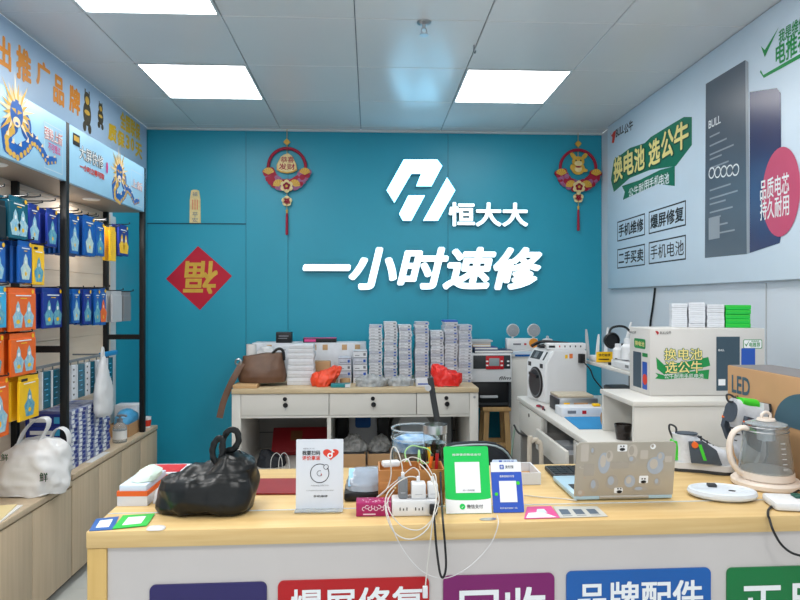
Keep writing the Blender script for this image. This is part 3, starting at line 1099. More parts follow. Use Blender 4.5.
def chinese_knot(x, ytop, yb, label, emblem):
    c0 = PY(x, ytop, YB - .02)
    S = 4.83 / 640      # metres per px on the wall
    t = thing('hanging_knot', label, 'ornament', (c0.x, YB - .022, c0.z), FB, 'red ring hanging ornaments')
    P = lambda dx, y: (dx * S, -(y - ytop) * S)
    mb = MB(GOLD)
    mb.tube([(0, 0, 0), (0, -26 * S, 0)], .0022, seg=6)
    mb.cyl((0, -.5 * S, 0), (0, .0, -.02), .004, seg=6)
    mb.build('cord', t)
    mb = MB(GOLD)
    mb.prism([P(-3.4, ytop + 12.5), P(0, ytop + 16), P(3.4, ytop + 12.5), P(0, ytop + 9)], -.004, .005)
    mb.disc(0, -12.5 * S, 2.6 * S, h=.007, th=.012)
    mb.build('bead', t)
    cy = -37 * S
    mb = MB(KNOTRED)
    pts = [(18.3 * S * math.cos(2 * PI * k / 40), cy + 18.3 * S * math.sin(2 * PI * k / 40), 0) for k in range(40)]
    mb.tube(pts, 1.5 * S, seg=10, smooth=0, closed=True)
    mb.build('ring', t)
    # blossoms and fans round the lower half
    mb = MB([KNOTRED, GOLD, mat('mauve_print', (150, 90, 130), .5, var=.2, scale=60)])
    rnd = random.Random(int(x))
    for a in list(range(192, 352, 8)):
        for rr in (15, 18.5, 22):
            aa = R(a + rnd.uniform(-3, 3))
            mb.m(rnd.choice((0, 0, 2))).disc(rr * S * math.cos(aa), cy + rr * S * math.sin(aa), (2.1 + rnd.random()) * S, h=.012 + rnd.random() * .004, th=.012, seg=10)
    mb.build('blossoms', t)
    for a in (196, 344, 245, 295):
        mb = MB([GOLD, mat('fan_line', (176, 124, 40), .5)])
        aa = R(a)
        u, v = 18.5 * S * math.cos(aa), cy + 18.5 * S * math.sin(aa)
        rot = R(90) if a in (196, 344) else R(90 + (20 if a < 270 else -20))
        poly = [(u + 5.4 * S * math.cos(rot + R(q)), v - 1.5 * S + 5.4 * S * math.sin(rot + R(q))) for q in range(-80, 81, 16)]
        mb.m(0).prism([(u, v - 3.2 * S)] + poly, .016, .02)
        for q in range(-60, 61, 30):
            mb.m(1).prism([(u, v - 3.0 * S), (u + 5.0 * S * math.cos(rot + R(q - 3)), v - 1.5 * S + 5 * S * math.sin(rot + R(q - 3))), (u + 5.0 * S * math.cos(rot + R(q + 3)), v - 1.5 * S + 5 * S * math.sin(rot + R(q + 3)))], .0202, .0204)
        mb.build('gold_fan', t)
    mb = MB([CREAM, KNOTRED, GOLD])
    v = cy - 19.5 * S
    for k in range(6):
        a = R(60 * k + 30)
        mb.m(0).disc(4.0 * S * math.cos(a), v + 4.0 * S * math.sin(a), 2.5 * S, h=.024, th=.012, seg=14)
    for k in range(5):
        a = R(72 * k + 90)
        mb.m(1).disc(2.0 * S * math.cos(a), v + 2.0 * S * math.sin(a), 1.8 * S, h=.0262, th=.003, seg=12)
    mb.m(2).disc(0, v, 1.3 * S, h=.028, th=.003)
    mb.build('centre_flower', t)
    # inner plaque
    v = cy + 3.5 * S
    if emblem == 'words':
        mb = MB([CREAM, KNOTRED, GOLD])
        out = [(-10, -6), (-6, -8.5), (0, -9.5), (6, -8.5), (10, -6), (9, 0), (7, 4), (5, 8), (1, 10.5), (-3, 9), (-6, 7), (-8, 3), (-10, -1)]
        mb.m(2).prism([(p_ * S, v + q_ * S - .004) for p_, q_ in out], -.004, .003)
        mb.m(0).prism([(p_ * S * .92, v + q_ * S * .92) for p_, q_ in out], .003, .007)
        mb.m(1).text('恭喜', -6 * S, 7 * S, v + .5 * S, v + 6.5 * S, h=.0076, bold=.02)
        mb.m(1).text('发财', -8 * S, 8 * S, v - 6.5 * S, v - .3 * S, h=.0076, bold=.02)
        mb.build('character_plaque', t)
    else:
        mb = MB([GOLD, CREAM, KNOTRED, INK])
        mb.m(0).disc(0, v - 4 * S, 6.8 * S, h=.004, ry=6.2 * S, th=.008)
        mb.m(0).disc(0, v + 3 * S, 6.2 * S, h=.006, ry=5.2 * S, th=.008)
        mb.m(0).disc(-5 * S, v + 8.5 * S, 2.1 * S, h=.005, ry=4.6 * S, th=.008, rot=R(38))
        mb.m(0).disc(6.5 * S, v + 8.5 * S, 2.1 * S, h=.005, ry=4.6 * S, th=.008, rot=R(-42))
        mb.m(1).disc(0, v + 1 * S, 4.0 * S, h=.008, ry=2.6 * S)
        mb.m(1).disc(0, v - 4.5 * S, 3.8 * S, h=.006, ry=3.2 * S)
        mb.m(3).disc(-2.4 * S, v + 4 * S, .8 * S, h=.0085).disc(2.4 * S, v + 4 * S, .8 * S, h=.0085)
        mb.m(2).disc(0, v - 2.5 * S, 3 * S, h=.0085, ry=.8 * S)
        mb.m(0).disc(-6.5 * S, v - 3 * S, 2 * S, h=.009, ry=3.2 * S).disc(6.5 * S, v - 6 * S, 3 * S, h=.009, ry=1.8 * S)
        mb.build('rabbit_plaque', t)
    mb = MB(GOLD)
    mb.tube([(0, cy + 17 * S, 0), (0, cy + 12 * S, 0)], .002, seg=6)
    mb.tube([(0, cy - 24 * S, .006), (0, -(yb - ytop) * S + 20 * S, .006)], .002, seg=6)
    mb.build('inner_cord', t)
    v = -(yb - ytop) * S + 33.5 * S
    mb = MB([CREAM, KNOTRED])
    for k in range(5):
        a = R(72 * k + 90)
        mb.m(0).disc(2.6 * S * math.cos(a), v + 2.6 * S * math.sin(a), 2.7 * S, h=.01, th=.01, seg=14)
    mb.m(1).text('福', -2.8 * S, 2.8 * S, v - 2.8 * S, v + 2.8 * S, h=.0108, bold=.03)
    mb.build('lucky_charm', t)
    mb = MB([GOLD, KNOTRED])
    v1 = -(yb - ytop) * S
    mb.m(0).cyl((0, v1 + 25 * S, .006), (0, v1 + 21.5 * S, .006), 1.2 * S, .8 * S, seg=10)
    mb.m(1).lathe([(.8 * S, 0), (1.1 * S, -2 * S), (1.4 * S, -21 * S), (.5 * S, -21.5 * S)], c=(0, v1 + 21.5 * S, .006), seg=12, T=Matrix.Rotation(-PI / 2, 3, 'X'))
    mb.build('tassel', t)


chinese_knot(287, 129.5, 234, 'red ring ornament with a cream character plaque hanging from the ceiling edge', 'words')
chinese_knot(578, 131.5, 232, 'red ring ornament with a gold rabbit hanging beside the battery poster', 'rabbit')

# ------------------------------------------------------------------ back desk
DX0, DX1, DY0, DY1, DZ = -.862, .688, 4.04, 4.74, .77
desk = thing('drawer_desk', 'long white desk with three locked drawers before the teal wall', 'desk', ((DX0 + DX1) / 2, DY0, 0))
ox = (DX0 + DX1) / 2
lx = lambda x: x - ox
MB([DESKEDGE]).box(lx(DX0), lx(DX1), -.012, .7, DZ - .03, DZ, bev=.003).build('desk_top', desk)
t1 = .055
xd1, xd2 = PY(329, 400, DY0).x, PY(416.5, 400, DY0).x
for x0, x1 in ((DX0, DX0 + t1), (DX1 - t1, DX1)):
    MB(LAMW).box(lx(x0), lx(x1), 0, .69, 0, DZ - .031, bev=.002).build('side_panel', desk)
MB(LAMW).box(lx(xd1) - .012, lx(xd1) + .012, .005, .69, .25, .585).build('divider', desk)
mb = MB([LAMG, DARK])
mb.box(lx(DX0 + t1), lx(DX1 - t1), .672, .69, 0, DZ - .031)
for zq in (.36, .47, .55):
    mb.m(1).box(lx(DX0 + t1), lx(DX1 - t1), .6705, .672, zq, zq + .005)
mb.build('back_panel', desk)
MB(LAMW).box(lx(DX0 + t1), lx(DX1 - t1), .004, .672, .585, .6, bev=.002).build('drawer_rail', desk)
MB(LAMW).box(lx(DX0 + t1), lx(DX1 - t1), .004, .672, .225, .25, bev=.002).build('bottom_shelf', desk)
MB(DARK).box(lx(DX0 + t1), lx(DX1 - t1), .03, .045, 0, .224).build('plinth', desk)
edges = [DX0 + t1, xd1, xd2, DX1 - t1]
for k in range(3):
    a, c_ = lx(edges[k]) + .002, lx(edges[k + 1]) - .002
    dr = MB(LAMW).box(a, c_, 0, .5, .602, DZ - .033, bev=.002).build('drawer', desk)
    m_ = MB([BLACK, STEEL])
    xm = (a + c_) / 2 + (.02 if k == 2 else 0)
    m_.m(0).cyl((xm, -.006, .705), (xm, 0, .705), .013, seg=14)
    m_.build('lock', dr)
    m_ = MB([BLACK, STEEL])
    m_.m(0).lathe([(.001, -.005), (.014, -.005), (.016, 0), (.014, .005), (.001, .005)], c=(xm + .004, -.012, .668), seg=14, T=Matrix.Rotation(PI / 2, 3, 'X'))
    m_.m(1).box(xm + .002, xm + .006, -.013, -.009, .635, .66)
    m_.build('key', dr)
mb = MB(STEEL)
mb.cyl((lx(DX1) - .025, -.003, .71), (lx(DX1) - .025, .001, .71), .008, seg=12)
mb.build('cable_cap', desk)


def D3(px, py, Y):          # point seen at px on the desk depth Y
    return PY(px, py, Y)


def xw(px, Y):
    return PY(px, 300, Y).x


# tall stacks of phone part boxes
SPB = mat('white_box_print', (206, 210, 220), .5, rgb2=(178, 184, 198), scale=60)
stacks = [(369, 382.5, 325, 4.3), (384, 397.5, 322, 4.31), (399, 412, 325, 4.3), (415, 429, 322, 4.3), (430.5, 444, 331, 4.32), (444.5, 458, 323, 4.34), (459, 472, 325, 4.3)]
bp = []
for mi in range(2):
    mb = MB([(CARDW, SPB)[mi], INKG, PRINTB])
    mb.box(-.045, .045, 0, .17, 0, .0193, bev=.0012, seg=1)
    mb.m(1).box(-.035, -.005 + .02 * mi, -.0005, 0, .005, .007).box(-.044, .044, -.0008, 0, .0176, .0192)
    mb.m(2 if mi else 1).box(.02, .036, -.0005, 0, .005, .013)
    bp.append(mb.build('phone_part_box'))
first = [True, True]
for k, (x0, x1, yt, Y) in enumerate(stacks):
    xa_, xb_ = xw(x0, Y), xw(x1, Y)
    ztop = PY(x0, yt, Y).z
    nb = round((ztop - DZ) / .0196)
    for j in range(nb):
        mi = 0 if random.random() < .6 else 1
        if first[mi]:
            o = bp[mi]
            first[mi] = False
        else:
            o = bp[mi].copy()
            COL.objects.link(o)
        hh = (ztop - DZ) / nb
        o.scale = ((xb_ - xa_) / .09 * random.uniform(.93, .99), 1, hh / .0196)
        o.location = ((xa_ + xb_) / 2 + random.uniform(-.003, .003), Y + random.uniform(-.006, .004), DZ + .0004 + j * hh)
        o.rotation_euler = (0, 0, random.uniform(-.025, .025))
        tag(o, f'white phone part box, {nth(nb - 1 - j)} from top, {nth(k)} tall stack from the handbag', 'box', 'white phone part boxes in tall stacks')
lid = MB([PRINTB, CARDW]).box(-.048, .048, 0, .16, .006, .018, bev=.002).m(1).box(-.047, .047, .001, .159, 0, .006).build('phone_part_box')
tag(lid, 'blue-lidded thin box lying on top of the sixth tall stack', 'box').location = (xw(451, 4.32), 4.33, PY(451, 323, 4.34).z + .001)
# low piles right of the orange bag
k = 0
for (x0, x1, yt, nb, Y) in ((338, 351.5, 358, 4, 4.3), (353, 367.5, 351, 5, 4.28)):
    xa_, xb_ = xw(x0, Y), xw(x1, Y)
    ztop = PY(x0, yt, Y).z
    hh = (ztop - DZ) / nb
    for j in range(nb):
        o = bp[j % 2].copy()
        COL.objects.link(o)
        o.scale = ((xb_ - xa_) / .09 * random.uniform(.93, .98), 1, hh / .0196)
        o.location = ((xa_ + xb_) / 2, Y, DZ + .0004 + j * hh)
        o.rotation_euler = (0, 0, random.uniform(-.05, .05))
        tag(o, f'white part box, {nth(nb - 1 - j)} from top, {("shorter", "taller")[k]} low pile by the orange bag', 'box', 'white part boxes in the low piles')
    k += 1

# long white carton behind, with stickers along the lid
Y = 4.52
xa_, xb_ = xw(252, Y), xw(366, Y)
t = thing('long_white_carton', 'long white carton with tan stickers lying behind the desk piles', 'box', ((xa_ + xb_) / 2, Y, DZ))
w = (xb_ - xa_) / 2
hz = PY(300, 343, Y).z - DZ
MB(CARDW).box(-w, w, 0, .2, .0005, hz, bev=.004).build('carton', t)
mb = MB(CARTON2)
for q in (-.7, -.38, .08, .28, .62, .85):
    mb.box(w * q - .018, w * q + .018, -.0012, 0, hz - .05, hz - .012)
mb.build('tape_stickers', t)
# on it: black box, pink sleeve box
zt = DZ + hz + .0005
xa_, xb_ = xw(276, 4.53), xw(291.5, 4.53)
mb = MB([BLACK, INKG])
mb.box(xa_, xb_, 4.525, 4.6, 0, .075, bev=.002)
mb.m(1).box(xa_ + .02, xb_ - .02, 4.5242, 4.525, .045, .052).box(xa_ + .015, xb_ - .03, 4.5242, 4.525, .03, .035)
o = tag(mb.build('black_box'), 'small black box standing on the long white carton', 'box')
o.location.z = zt
xa_, xb_ = xw(303, 4.55), xw(336, 4.55)
T = Matrix.Translation((0, 0, 0))
mb = MB([BLACK, PINK])
mb.box(xa_, xb_, 4.55, 4.66, 0, .03, bev=.002)
mb.m(1).box(xa_ + .01, xa_ + .09, 4.5492, 4.55, .006, .024).box(xa_, xb_, 4.55, 4.66, .03, .0308)
o = tag(mb.build('flat_box'), 'flat black and pink box lying on the long white carton', 'box')
o.location.z = zt
# patterned box under the black one, in front of the carton
xa_, xb_ = xw(275, 4.45), xw(290, 4.45)
mb = MB([CARDW, INKG])
mb.box(xa_, xb_, 4.44, 4.51, 0, .245, bev=.002)
for q in range(6):
    mb.m(1).box(xa_ + .012, xa_ + .05 + (q % 3) * .012, 4.4392, 4.44, .12 + q * .018, .126 + q * .018)
o = tag(mb.build('printed_box'), 'upright white printed box directly before the long carton near the handbag', 'box')
o.location.z = DZ + .0005
# wrapped roll and clear packing bag
xa_ = xw(252, 4.42)
mb = MB([PAPER, GREY])
mb.cyl((xa_, 4.4, 0), (xa_, 4.4, .255), .034, seg=20)
mb.m(1).cyl((xa_, 4.4, .255), (xa_, 4.4, .257), .012, seg=12)
o = tag(mb.build('paper_roll'), 'white upright roll at the handbag end of the desk', 'roll')
o.location.z = DZ + .0005
xa_, xb_ = xw(257, 4.36), xw(276, 4.36)
mb = MB(FILM)
lv = [(.001, xa_, xb_, 4.33, 4.42), (.1, xa_ - .005, xb_ + .005, 4.33, 4.42), (.2, xa_, xb_, 4.335, 4.415), (.235, xa_ + .02, xb_ - .03, 4.35, 4.4), (.24, xa_ + .04, xb_ - .05, 4.36, 4.38)]
mb.loft(blob_rings(interp_levels(lv, 6), n=40))
mb.noise_push(.012, 18, 5, keep_base=.001)
o = tag(mb.build('packing_bag', angle=60), 'milky crumpled packing bag behind the handbag', 'bag')
o.location.z = DZ
# pile of white boxes behind the handbag
xa_, xb_ = xw(287, 4.2), xw(314, 4.2)
zz = DZ + .0005
hs = (.05, .045, .035, .045, .035, .03, .027)
for j, hh in enumerate(hs):
    inset = (0, .002, .004, .01, .0, .008, .012)[j]
    mb = MB([CARDW, LGREY])
    mb.box(xa_ + inset, xb_ - inset * .5, 4.2, 4.36, 0, hh - .001, bev=.003)
    mb.m(1).box(xa_ + .01, xb_ - .01, 4.1994, 4.2, hh * .45, hh * .5)
    o = tag(mb.build('white_box'), f'white box, {nth(len(hs) - 1 - j)} from the top of the pile right against the handbag', 'box', 'white boxes piled by the handbag')
    o.location.z = zz
    zz += hh
# brown box + teal phone box + tape roll + loose bits
xa_, xb_ = xw(312.5, 4.34), xw(330, 4.34)
o = tag(MB(CARTON).box(xa_, xb_, 4.33, 4.43, 0, .14, bev=.003).build('brown_box'), 'small brown box behind the orange-red bag', 'box')
o.location.z = DZ + .0005
xa_, xb_ = xw(331, 4.1), xw(350, 4.1)
mb = MB([mat('teal_card', (30, 130, 140), .4), CARDW])
mb.box(xa_, xb_, 4.075, 4.15, 0, .022, bev=.002).m(1).box(xb_ - .03, xb_ + .001, 4.0745, 4.1505, .001, .0215)
o = tag(mb.build('phone_box'), 'flat teal and white box on the front edge of the long desk', 'box')
o.location.z = DZ + .0005
mb = MB(CARTON2)
mb.lathe([(.022, 0), (.034, 0), (.034, .04), (.022, .04), (.022, 0)], c=(xw(345, 4.2), 4.22, .0), seg=24, caps=False)
o = tag(mb.build('tape_roll'), 'brown tape roll beside the orange-red bag', 'tape')
o.location.z = DZ + .0005
o = tag(MB(CARTON2).box(xw(234, 4.1), xw(258, 4.1), 4.06, 4.2, 0, .022, bev=.002).build('kraft_box'), 'thin kraft box at the desk corner under the handbag', 'box')
o.location.z = DZ + .0005

# brown leather handbag
Y = 4.22
g = lambda px, py: PY(px, py, Y)
t = thing('handbag', 'brown leather shoulder bag slumped on the corner of the long desk', 'bag', (xw(260, Y), Y, DZ))
o3 = Vector((xw(260, Y), Y, DZ))
lv = []
for py, x0, x1, d in ((385.8, 246, 281, .07), (383, 240, 285, .085), (376, 238, 286, .09), (368, 240, 285, .08), (360, 243, 284, .06), (356, 243, 284, .045), (353, 262, 284, .03)):
    a, c_ = g(x0, py) - o3, g(x1, py) - o3
    lv.append((max(.024, a.z), a.x, c_.x, -d, d))
mb = MB(LEATHER)
mb.loft(blob_rings(interp_levels(lv, 5), n=48, p=2.8))
mb.noise_push(.006, 10, 4, keep_base=.024)
mb.build('bag_body', t, angle=60)
mb = MB(BLACK)
pts = [(270, 360), (273, 353), (279, 348.5), (283.5, 351), (284.5, 360)]
mb.tube([((g(x, y) - o3).x, -.02, (g(x, y) - o3).z) for x, y in pts], .01, seg=10, flat=(.016, .009))
mb.build('handle', t)
mb = MB(LEATHER)
pts = [(244, 362), (240, 370), (234, 382), (228, 398), (224.5, 414)]
mb.tube([((g(x, y) - o3).x, -.06 - .02 * k, (g(x, y) - o3).z) for k, (x, y) in enumerate(pts)], .01, seg=10, flat=(.004, .021))
mb.build('strap', t)
mb = MB(STEEL)
pp = g(240.5, 361) - o3
mb.lathe([(.016, -.006), (.024, 0), (.016, .006), (.012, 0)], c=(pp.x, -.07, pp.z), seg=18, T=Matrix.Rotation(PI / 2, 3, 'X'), caps=False)
mb.build('strap_ring', t)


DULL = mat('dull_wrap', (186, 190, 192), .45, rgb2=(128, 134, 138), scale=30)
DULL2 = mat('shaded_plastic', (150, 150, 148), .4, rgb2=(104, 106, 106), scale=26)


def crumple(name, label, pxs, Y, col, seed, depth=.07, base=DZ, amp=.01, freq=20):
    """A knotted, crumpled carrier bag from levels (py, x0, x1)."""
    lv = []
    mid = (min(a[1] for a in pxs) + max(a[2] for a in pxs)) / 2
    ox_, hmax = xw(mid, Y), None
    top = PY(0, min(a[0] for a in pxs), Y).z - base
    for k, (py, x0, x1) in enumerate(pxs):
        zq = PY(0, py, Y).z - base
        f_ = 1 - .75 * max(0, zq / max(top, .01)) ** 2
        lv.append((zq if k else .0008, xw(x0, Y) - ox_, xw(x1, Y) - ox_, -depth * f_, depth * f_))
    mb = MB(col)
    mb.loft(blob_rings(interp_levels(lv, 6), n=64))
    mb.crease(amp * 1.3, 1.4 / freq, 6, seed, keep_base=.0008)
    mb.crease(amp * .5, .5 / freq, 5, seed + 3, keep_base=.0008)
    o = tag(mb.build(name, angle=50), label, 'bag')
    o.location = (ox_, Y, base + .0004)
    return o


crumple('plastic_bag', 'orange-red crumpled plastic bag on the desk before the brown box', [(385, 313, 332), (381, 311, 336), (376, 312, 341), (372, 322, 342), (369, 332, 341), (368, 334, 339)], 4.17, BAGO, 11, amp=.016)
crumple('plastic_bag', 'bright red crumpled plastic bag before the tall box stacks', [(384.5, 434, 460), (381, 433, 461.5), (376, 432, 461), (372, 431.5, 448), (368, 432, 442), (365.5, 433, 438)], 4.14, BAGR, 12, amp=.016)
crumple('bubble_wrap', 'crumpled grey and white bubble wrap along the desk front', [(384, 356, 386), (381.5, 355, 388), (378.5, 360, 380), (376.5, 366, 374)], 4.13, DULL, 13, depth=.05, amp=.012, freq=34)
crumple('plastic_wrap', 'flattened white wrap on the desk below the second and third tall stacks', [(383.5, 388, 413), (382, 387, 414), (380, 391, 410), (378.5, 396, 404)], 4.15, DULL, 14, depth=.05, amp=.01, freq=34)
xa_, xb_ = xw(416, 4.13), xw(430, 4.13)
mb = MB([CARDW, PRINTB])
mb.box(xa_, xb_, 4.1, 4.2, 0, .048, bev=.002).m(1).box(xa_ + .01, xb_ - .01, 4.0994, 4.1, .012, .02)
o = tag(mb.build('white_box'), 'small white box at the desk front before the fourth tall stack', 'box')
o.location.z = DZ + .0005

# ------------------------------------------------------------------ under the desk
SH = .2505
t = thing('red_gift_box', 'dark red flat gift box leaning in the open bay of the long desk', 'box', (-.48, 4.42, SH + .037), (R(-46), 0, R(2)))
MB(mat('dark_red_box', (140, 20, 30), .45, var=.08)).box(-.195, .195, 0, .05, .0, .2, bev=.003).build('box_shell', t)
mb = MB([mat('dull_gold_label', (112, 66, 34), .5)])
mb.box(-.07, .01, -.001, 0, .09, .17)
mb.build('gold_label', t)
crumple('black_carry_bag', 'black cloth bag lying under the desk beside the dark red box', [(474, 257, 284), (468, 257, 286), (460, 259, 284), (455, 261, 272), (452.5, 262, 268)], 4.22, MESHK, 15, base=SH, depth=.09, amp=.012, freq=16)
mb = MB(PAPER)
for c_, w_ in ((276.5, 6), (284, 5.5)):
    mb.tube([(xw(c_ - w_, 4.1), 4.1, .0025), (xw(c_ - w_ + 1, 4.1), 4.1, .07), (xw(c_, 4.1), 4.1, .105), (xw(c_ + w_ - 1, 4.1), 4.1, .07), (xw(c_ + w_, 4.1), 4.1, .0025)], .0022, seg=6)
o = tag(mb.build('looped_cable'), 'white cable standing in two loops before the black cloth bag', 'cable')
o.location.z = SH - .0005
for lab, x0, x1, Y, h in (('brown carton on the desk shelf nearer the divider', 338, 365.5, 4.12, .085), ('brown carton on the desk shelf beside the glass jar', 367.5, 391, 4.16, .075)):
    xa_, xb_ = xw(x0, Y), xw(x1, Y)
    mb = MB([CARTON, DARK])
    mb.box(xa_, xb_, Y, Y + .2, 0, h, bev=.002)
    mb.m(1).box(xa_ + .006, xb_ - .006, Y + .01, Y + .19, h, h + .001)
    o = tag(mb.build('brown_carton'), lab, 'box', 'brown cartons on the desk shelf')
    o.location.z = SH
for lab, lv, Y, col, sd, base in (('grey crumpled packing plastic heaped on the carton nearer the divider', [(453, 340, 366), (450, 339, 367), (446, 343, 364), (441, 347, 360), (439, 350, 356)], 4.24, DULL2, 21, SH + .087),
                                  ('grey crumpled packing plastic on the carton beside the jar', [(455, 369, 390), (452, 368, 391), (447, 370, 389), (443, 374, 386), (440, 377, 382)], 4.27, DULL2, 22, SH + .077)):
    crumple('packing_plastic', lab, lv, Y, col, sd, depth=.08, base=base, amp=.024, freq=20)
xa_, xb_ = xw(349, 4.55), xw(377, 4.55)
b = thing('phone_picture_box', 'white box printed with a blue phone screen standing deep under the desk', 'box', ((xa_ + xb_) / 2, 4.55, SH))
w = (xb_ - xa_) / 2
MB(mat('shaded_white', (196, 198, 202), .5)).box(-w, w, 0, .08, 0, .325, bev=.002).build('box_shell', b)
MB(PLBLUE).rect(-.055, .055, .17, .3, r=.02, h=.001, T=Matrix.Rotation(PI / 2, 4, 'X')).build('printed_screen', b)
for lab, x0, x1, Y, h in (('black tall case standing by the divider under the desk', 337, 348, 4.5, .3), ('black tall case between the picture box and the grey bowl', 378, 389, 4.5, .3)):
    xa_, xb_ = xw(x0, Y), xw(x1, Y)
    o = tag(MB(BLACK).box(xa_, xb_, Y, Y + .12, 0, h, bev=.006).build('black_case'), lab, 'case', 'black cases under the desk')
    o.location.z = SH
t = thing('round_basin', 'dull grey round basin standing on its side under the desk', 'basin', (xw(414, 4.5), 4.5, SH + .16), (PI / 2, 0, 0))
MB(LGREY).lathe([(.001, 0), (.12, .0), (.155, -.06), (.16, -.06), (.125, .008), (.001, .008)], seg=32).build('basin', t)
o = tag(MB([DARK, GREY]).box(xw(438, 4.5), xw(453, 4.5), 4.5, 4.53, .001, .29, bev=.002).m(1).box(xw(440, 4.5), xw(451, 4.5), 4.4985, 4.5, .06, .26).build('framed_panel'), 'dark framed panel standing under the desk at its machine end', 'panel')
o.location.z = SH
# ------------------------------------------------------------------ stool and film cutter
SY = 4.45
xs0, xs1 = xw(482, SY), xw(510, SY)
SZ = PY(496, 406.5, SY).z
t = thing('wooden_stool', 'pale wooden stool holding the film cutting machine beside the long desk', 'stool', ((xs0 + xs1) / 2, SY + .06, 0))
w = (xs1 - xs0) / 2
MB(STOOLW).box(-w, w, -w, w, SZ - .03, SZ, bev=.005).build('seat', t)
for sx_ in (-1, 1):
    for sy_ in (-1, 1):
        mb = MB(STOOLW)
        a, b_ = Vector((sx_ * (w - .03), sy_ * (w - .03), SZ - .03)), Vector((sx_ * (w - .005), sy_ * (w + .0), 0))
        mb.loft([[(p.x + dx, p.y + dy, p.z) for dx, dy in ((-.018, -.014), (.018, -.014), (.018, .014), (-.018, .014))] for p in (b_, a)])
        mb.build('leg', t)
for zz_ in (.17, .3):
    k = (SZ - zz_) / SZ * .025
    o_ = w - .03 + k
    mb = MB(STOOLW)
    mb.box(-o_, o_, -o_ - .008, -o_ + .008, zz_, zz_ + .03).box(-o_, o_, o_ - .008, o_ + .008, zz_, zz_ + .03)
    mb.build('stretcher', t)
mx0, mx1 = xw(471.5, 4.4), xw(512, 4.4)
mz1 = PY(490, 353.5, 4.4).z
t = thing('film_cutting_machine', 'white and black film cutting machine with a red control panel on the wooden stool', 'machine', ((mx0 + mx1) / 2, 4.4, SZ + .0005))
w = (mx1 - mx0) / 2
hm = mz1 - SZ - .001
h1 = hm * .47
MB(WHITE).box(-w, w, 0, .26, h1, hm, bev=.01).build('upper_housing', t)
mb = MB([BLACK, DARK])
mb.box(-w + .01, w - .006, .03, .26, 0, h1 - .001, bev=.004).m(1).box(-w + .015, w - .012, .015, .029, .015, .03)
mb.box(-w + .004, -w + .02, 0.004, .2, 0.0, h1 - .001).box(w - .02, w - .004, 0.004, .2, 0.0, h1 - .001)
mb.build('lower_bay', t)
MB(LGREY).box(-w * .55, w * .3, .0, .03, h1 * .38, h1 * .46, bev=.001).build('output_tray', t)
cp = MB([DARK]).box(-w + .012, w - .012, -.005, -.0005, hm - .105, hm - .012, bev=.002).build('control_panel', t)
MB([RED]).box(-w * .3, w * .58, -.009, -.0055, hm - .108, hm - .016, bev=.004).build('red_frame', cp)
MB([mat('screen_grey', (140, 156, 160), .25)]).box(-w * .14, w * .36, -.0115, -.0095, hm - .085, hm - .032, bev=.001).build('screen', cp)
mb = MB([PRINTW])
for a_, b_ in ((-.24, 1), (.48, 1), (-.24, 2), (.48, 2), (.8, 1), (.8, 2)):
    mb.box(w * a_ - .008, w * a_ + .008, -.0105, -.0092 if abs(a_) < .6 else -.0052, hm - .03 - .028 * b_, hm - .02 - .028 * b_)
mb.build('buttons', cp)
mb = MB(INK)
mb.text('film', w * .35, w * .95, h1 + .018, h1 + .04, h=.0008, bold=.02, shear=.3, T=Matrix.Rotation(PI / 2, 4, 'X'))
mb.build('lettering', t, flat=True)
zz_ = mz1 + .001
for k, (x0, x1, hh, col, lab) in enumerate(((474, 512, .022, mat('navy_book', (44, 54, 86), .5), 'dark blue book lowest in the pile on the film cutting machine'), (474, 497, .02, mat('blue_book', (60, 80, 140), .5), 'blue book second in the pile on the film cutting machine'),
                                   (472, 490, .022, CARTON2, 'tan folder in the middle of the pile on the film cutting machine'), (468, 490, .014, GREY, 'grey board below the top of the pile on the film cutting machine'), (470, 492, .012, LGREY, 'pale grey board topmost on the film cutting machine'))):
    a, b_ = xw(x0, 4.45), xw(x1, 4.45)
    mb = MB([col, PAPER])
    mb.box(a, b_, 4.42, 4.58, 0, hh - .001, bev=.001).m(1).box(a + .002, b_ - .002, 4.4195, 4.5, .004, hh - .005)
    o = tag(mb.build('book'), lab, 'book', 'books on the machine')
    o.location.z = zz_
    zz_ += hh

# ------------------------------------------------------------------ slim cabinet, emergency light
PYY = 4.5
t = thing('slim_cabinet', 'slim white cabinet against the teal wall under the twin lamps', 'cabinet', (1.13, PYY, 0))
zt = PY(520, 357, PYY).z
MB(LAMW).box(-.145, .15, 0, .3, 0, zt, bev=.003).build('cabinet_body', t)
MB(LAMW).box(-.14, .145, -.016, -.001, .03, zt - .02, bev=.002).build('door', t)
mb = MB([WHITE, PLBLUE, PBLUE])
a, b_ = xw(510, 4.47), xw(535, 4.47)
mb.box(a, b_ + .04, PYY - .01, 4.75, 0, .045, bev=.003).m(2).box(a + .002, b_ + .03, PYY - .0115, PYY - .01, .02, .04).m(1).box(a + .04, b_ - .03, PYY - .013, PYY - .0115, .004, .018)
o = tag(mb.build('flat_device'), 'flat white and pale blue device box under the twin lamp unit', 'box')
o.location.z = zt + .0005
z2 = zt + .0465
a, b_ = xw(507, PYY), xw(538, PYY)
h = PY(520, 338.5, PYY).z - z2
t = thing('emergency_light', 'white emergency light with two round lamp heads before the teal wall', 'lamp', ((a + b_) / 2, PYY, z2))
w = (b_ - a) / 2
MB(WHITE).box(-w, w, 0, .07, 0, h, bev=.006).build('housing', t)
mb = MB([INKG, RED])
mb.rect(-w * .6, -w * .1, h * .45, h * .6, h=.001, T=Matrix.Rotation(PI / 2, 4, 'X')).m(1).rect(w * .1, w * .25, h * .45, h * .6, h=.001, T=Matrix.Rotation(PI / 2, 4, 'X'))
mb.build('indicator_print', t, flat=True)
mb = MB(mat('amber_sticker', (222, 142, 40), .5))
mb.disc(w * .72, h * .62, .034, h=.0015, T=Matrix.Rotation(PI / 2, 4, 'X'), th=.001)
mb.build('amber_sticker', t, flat=True)
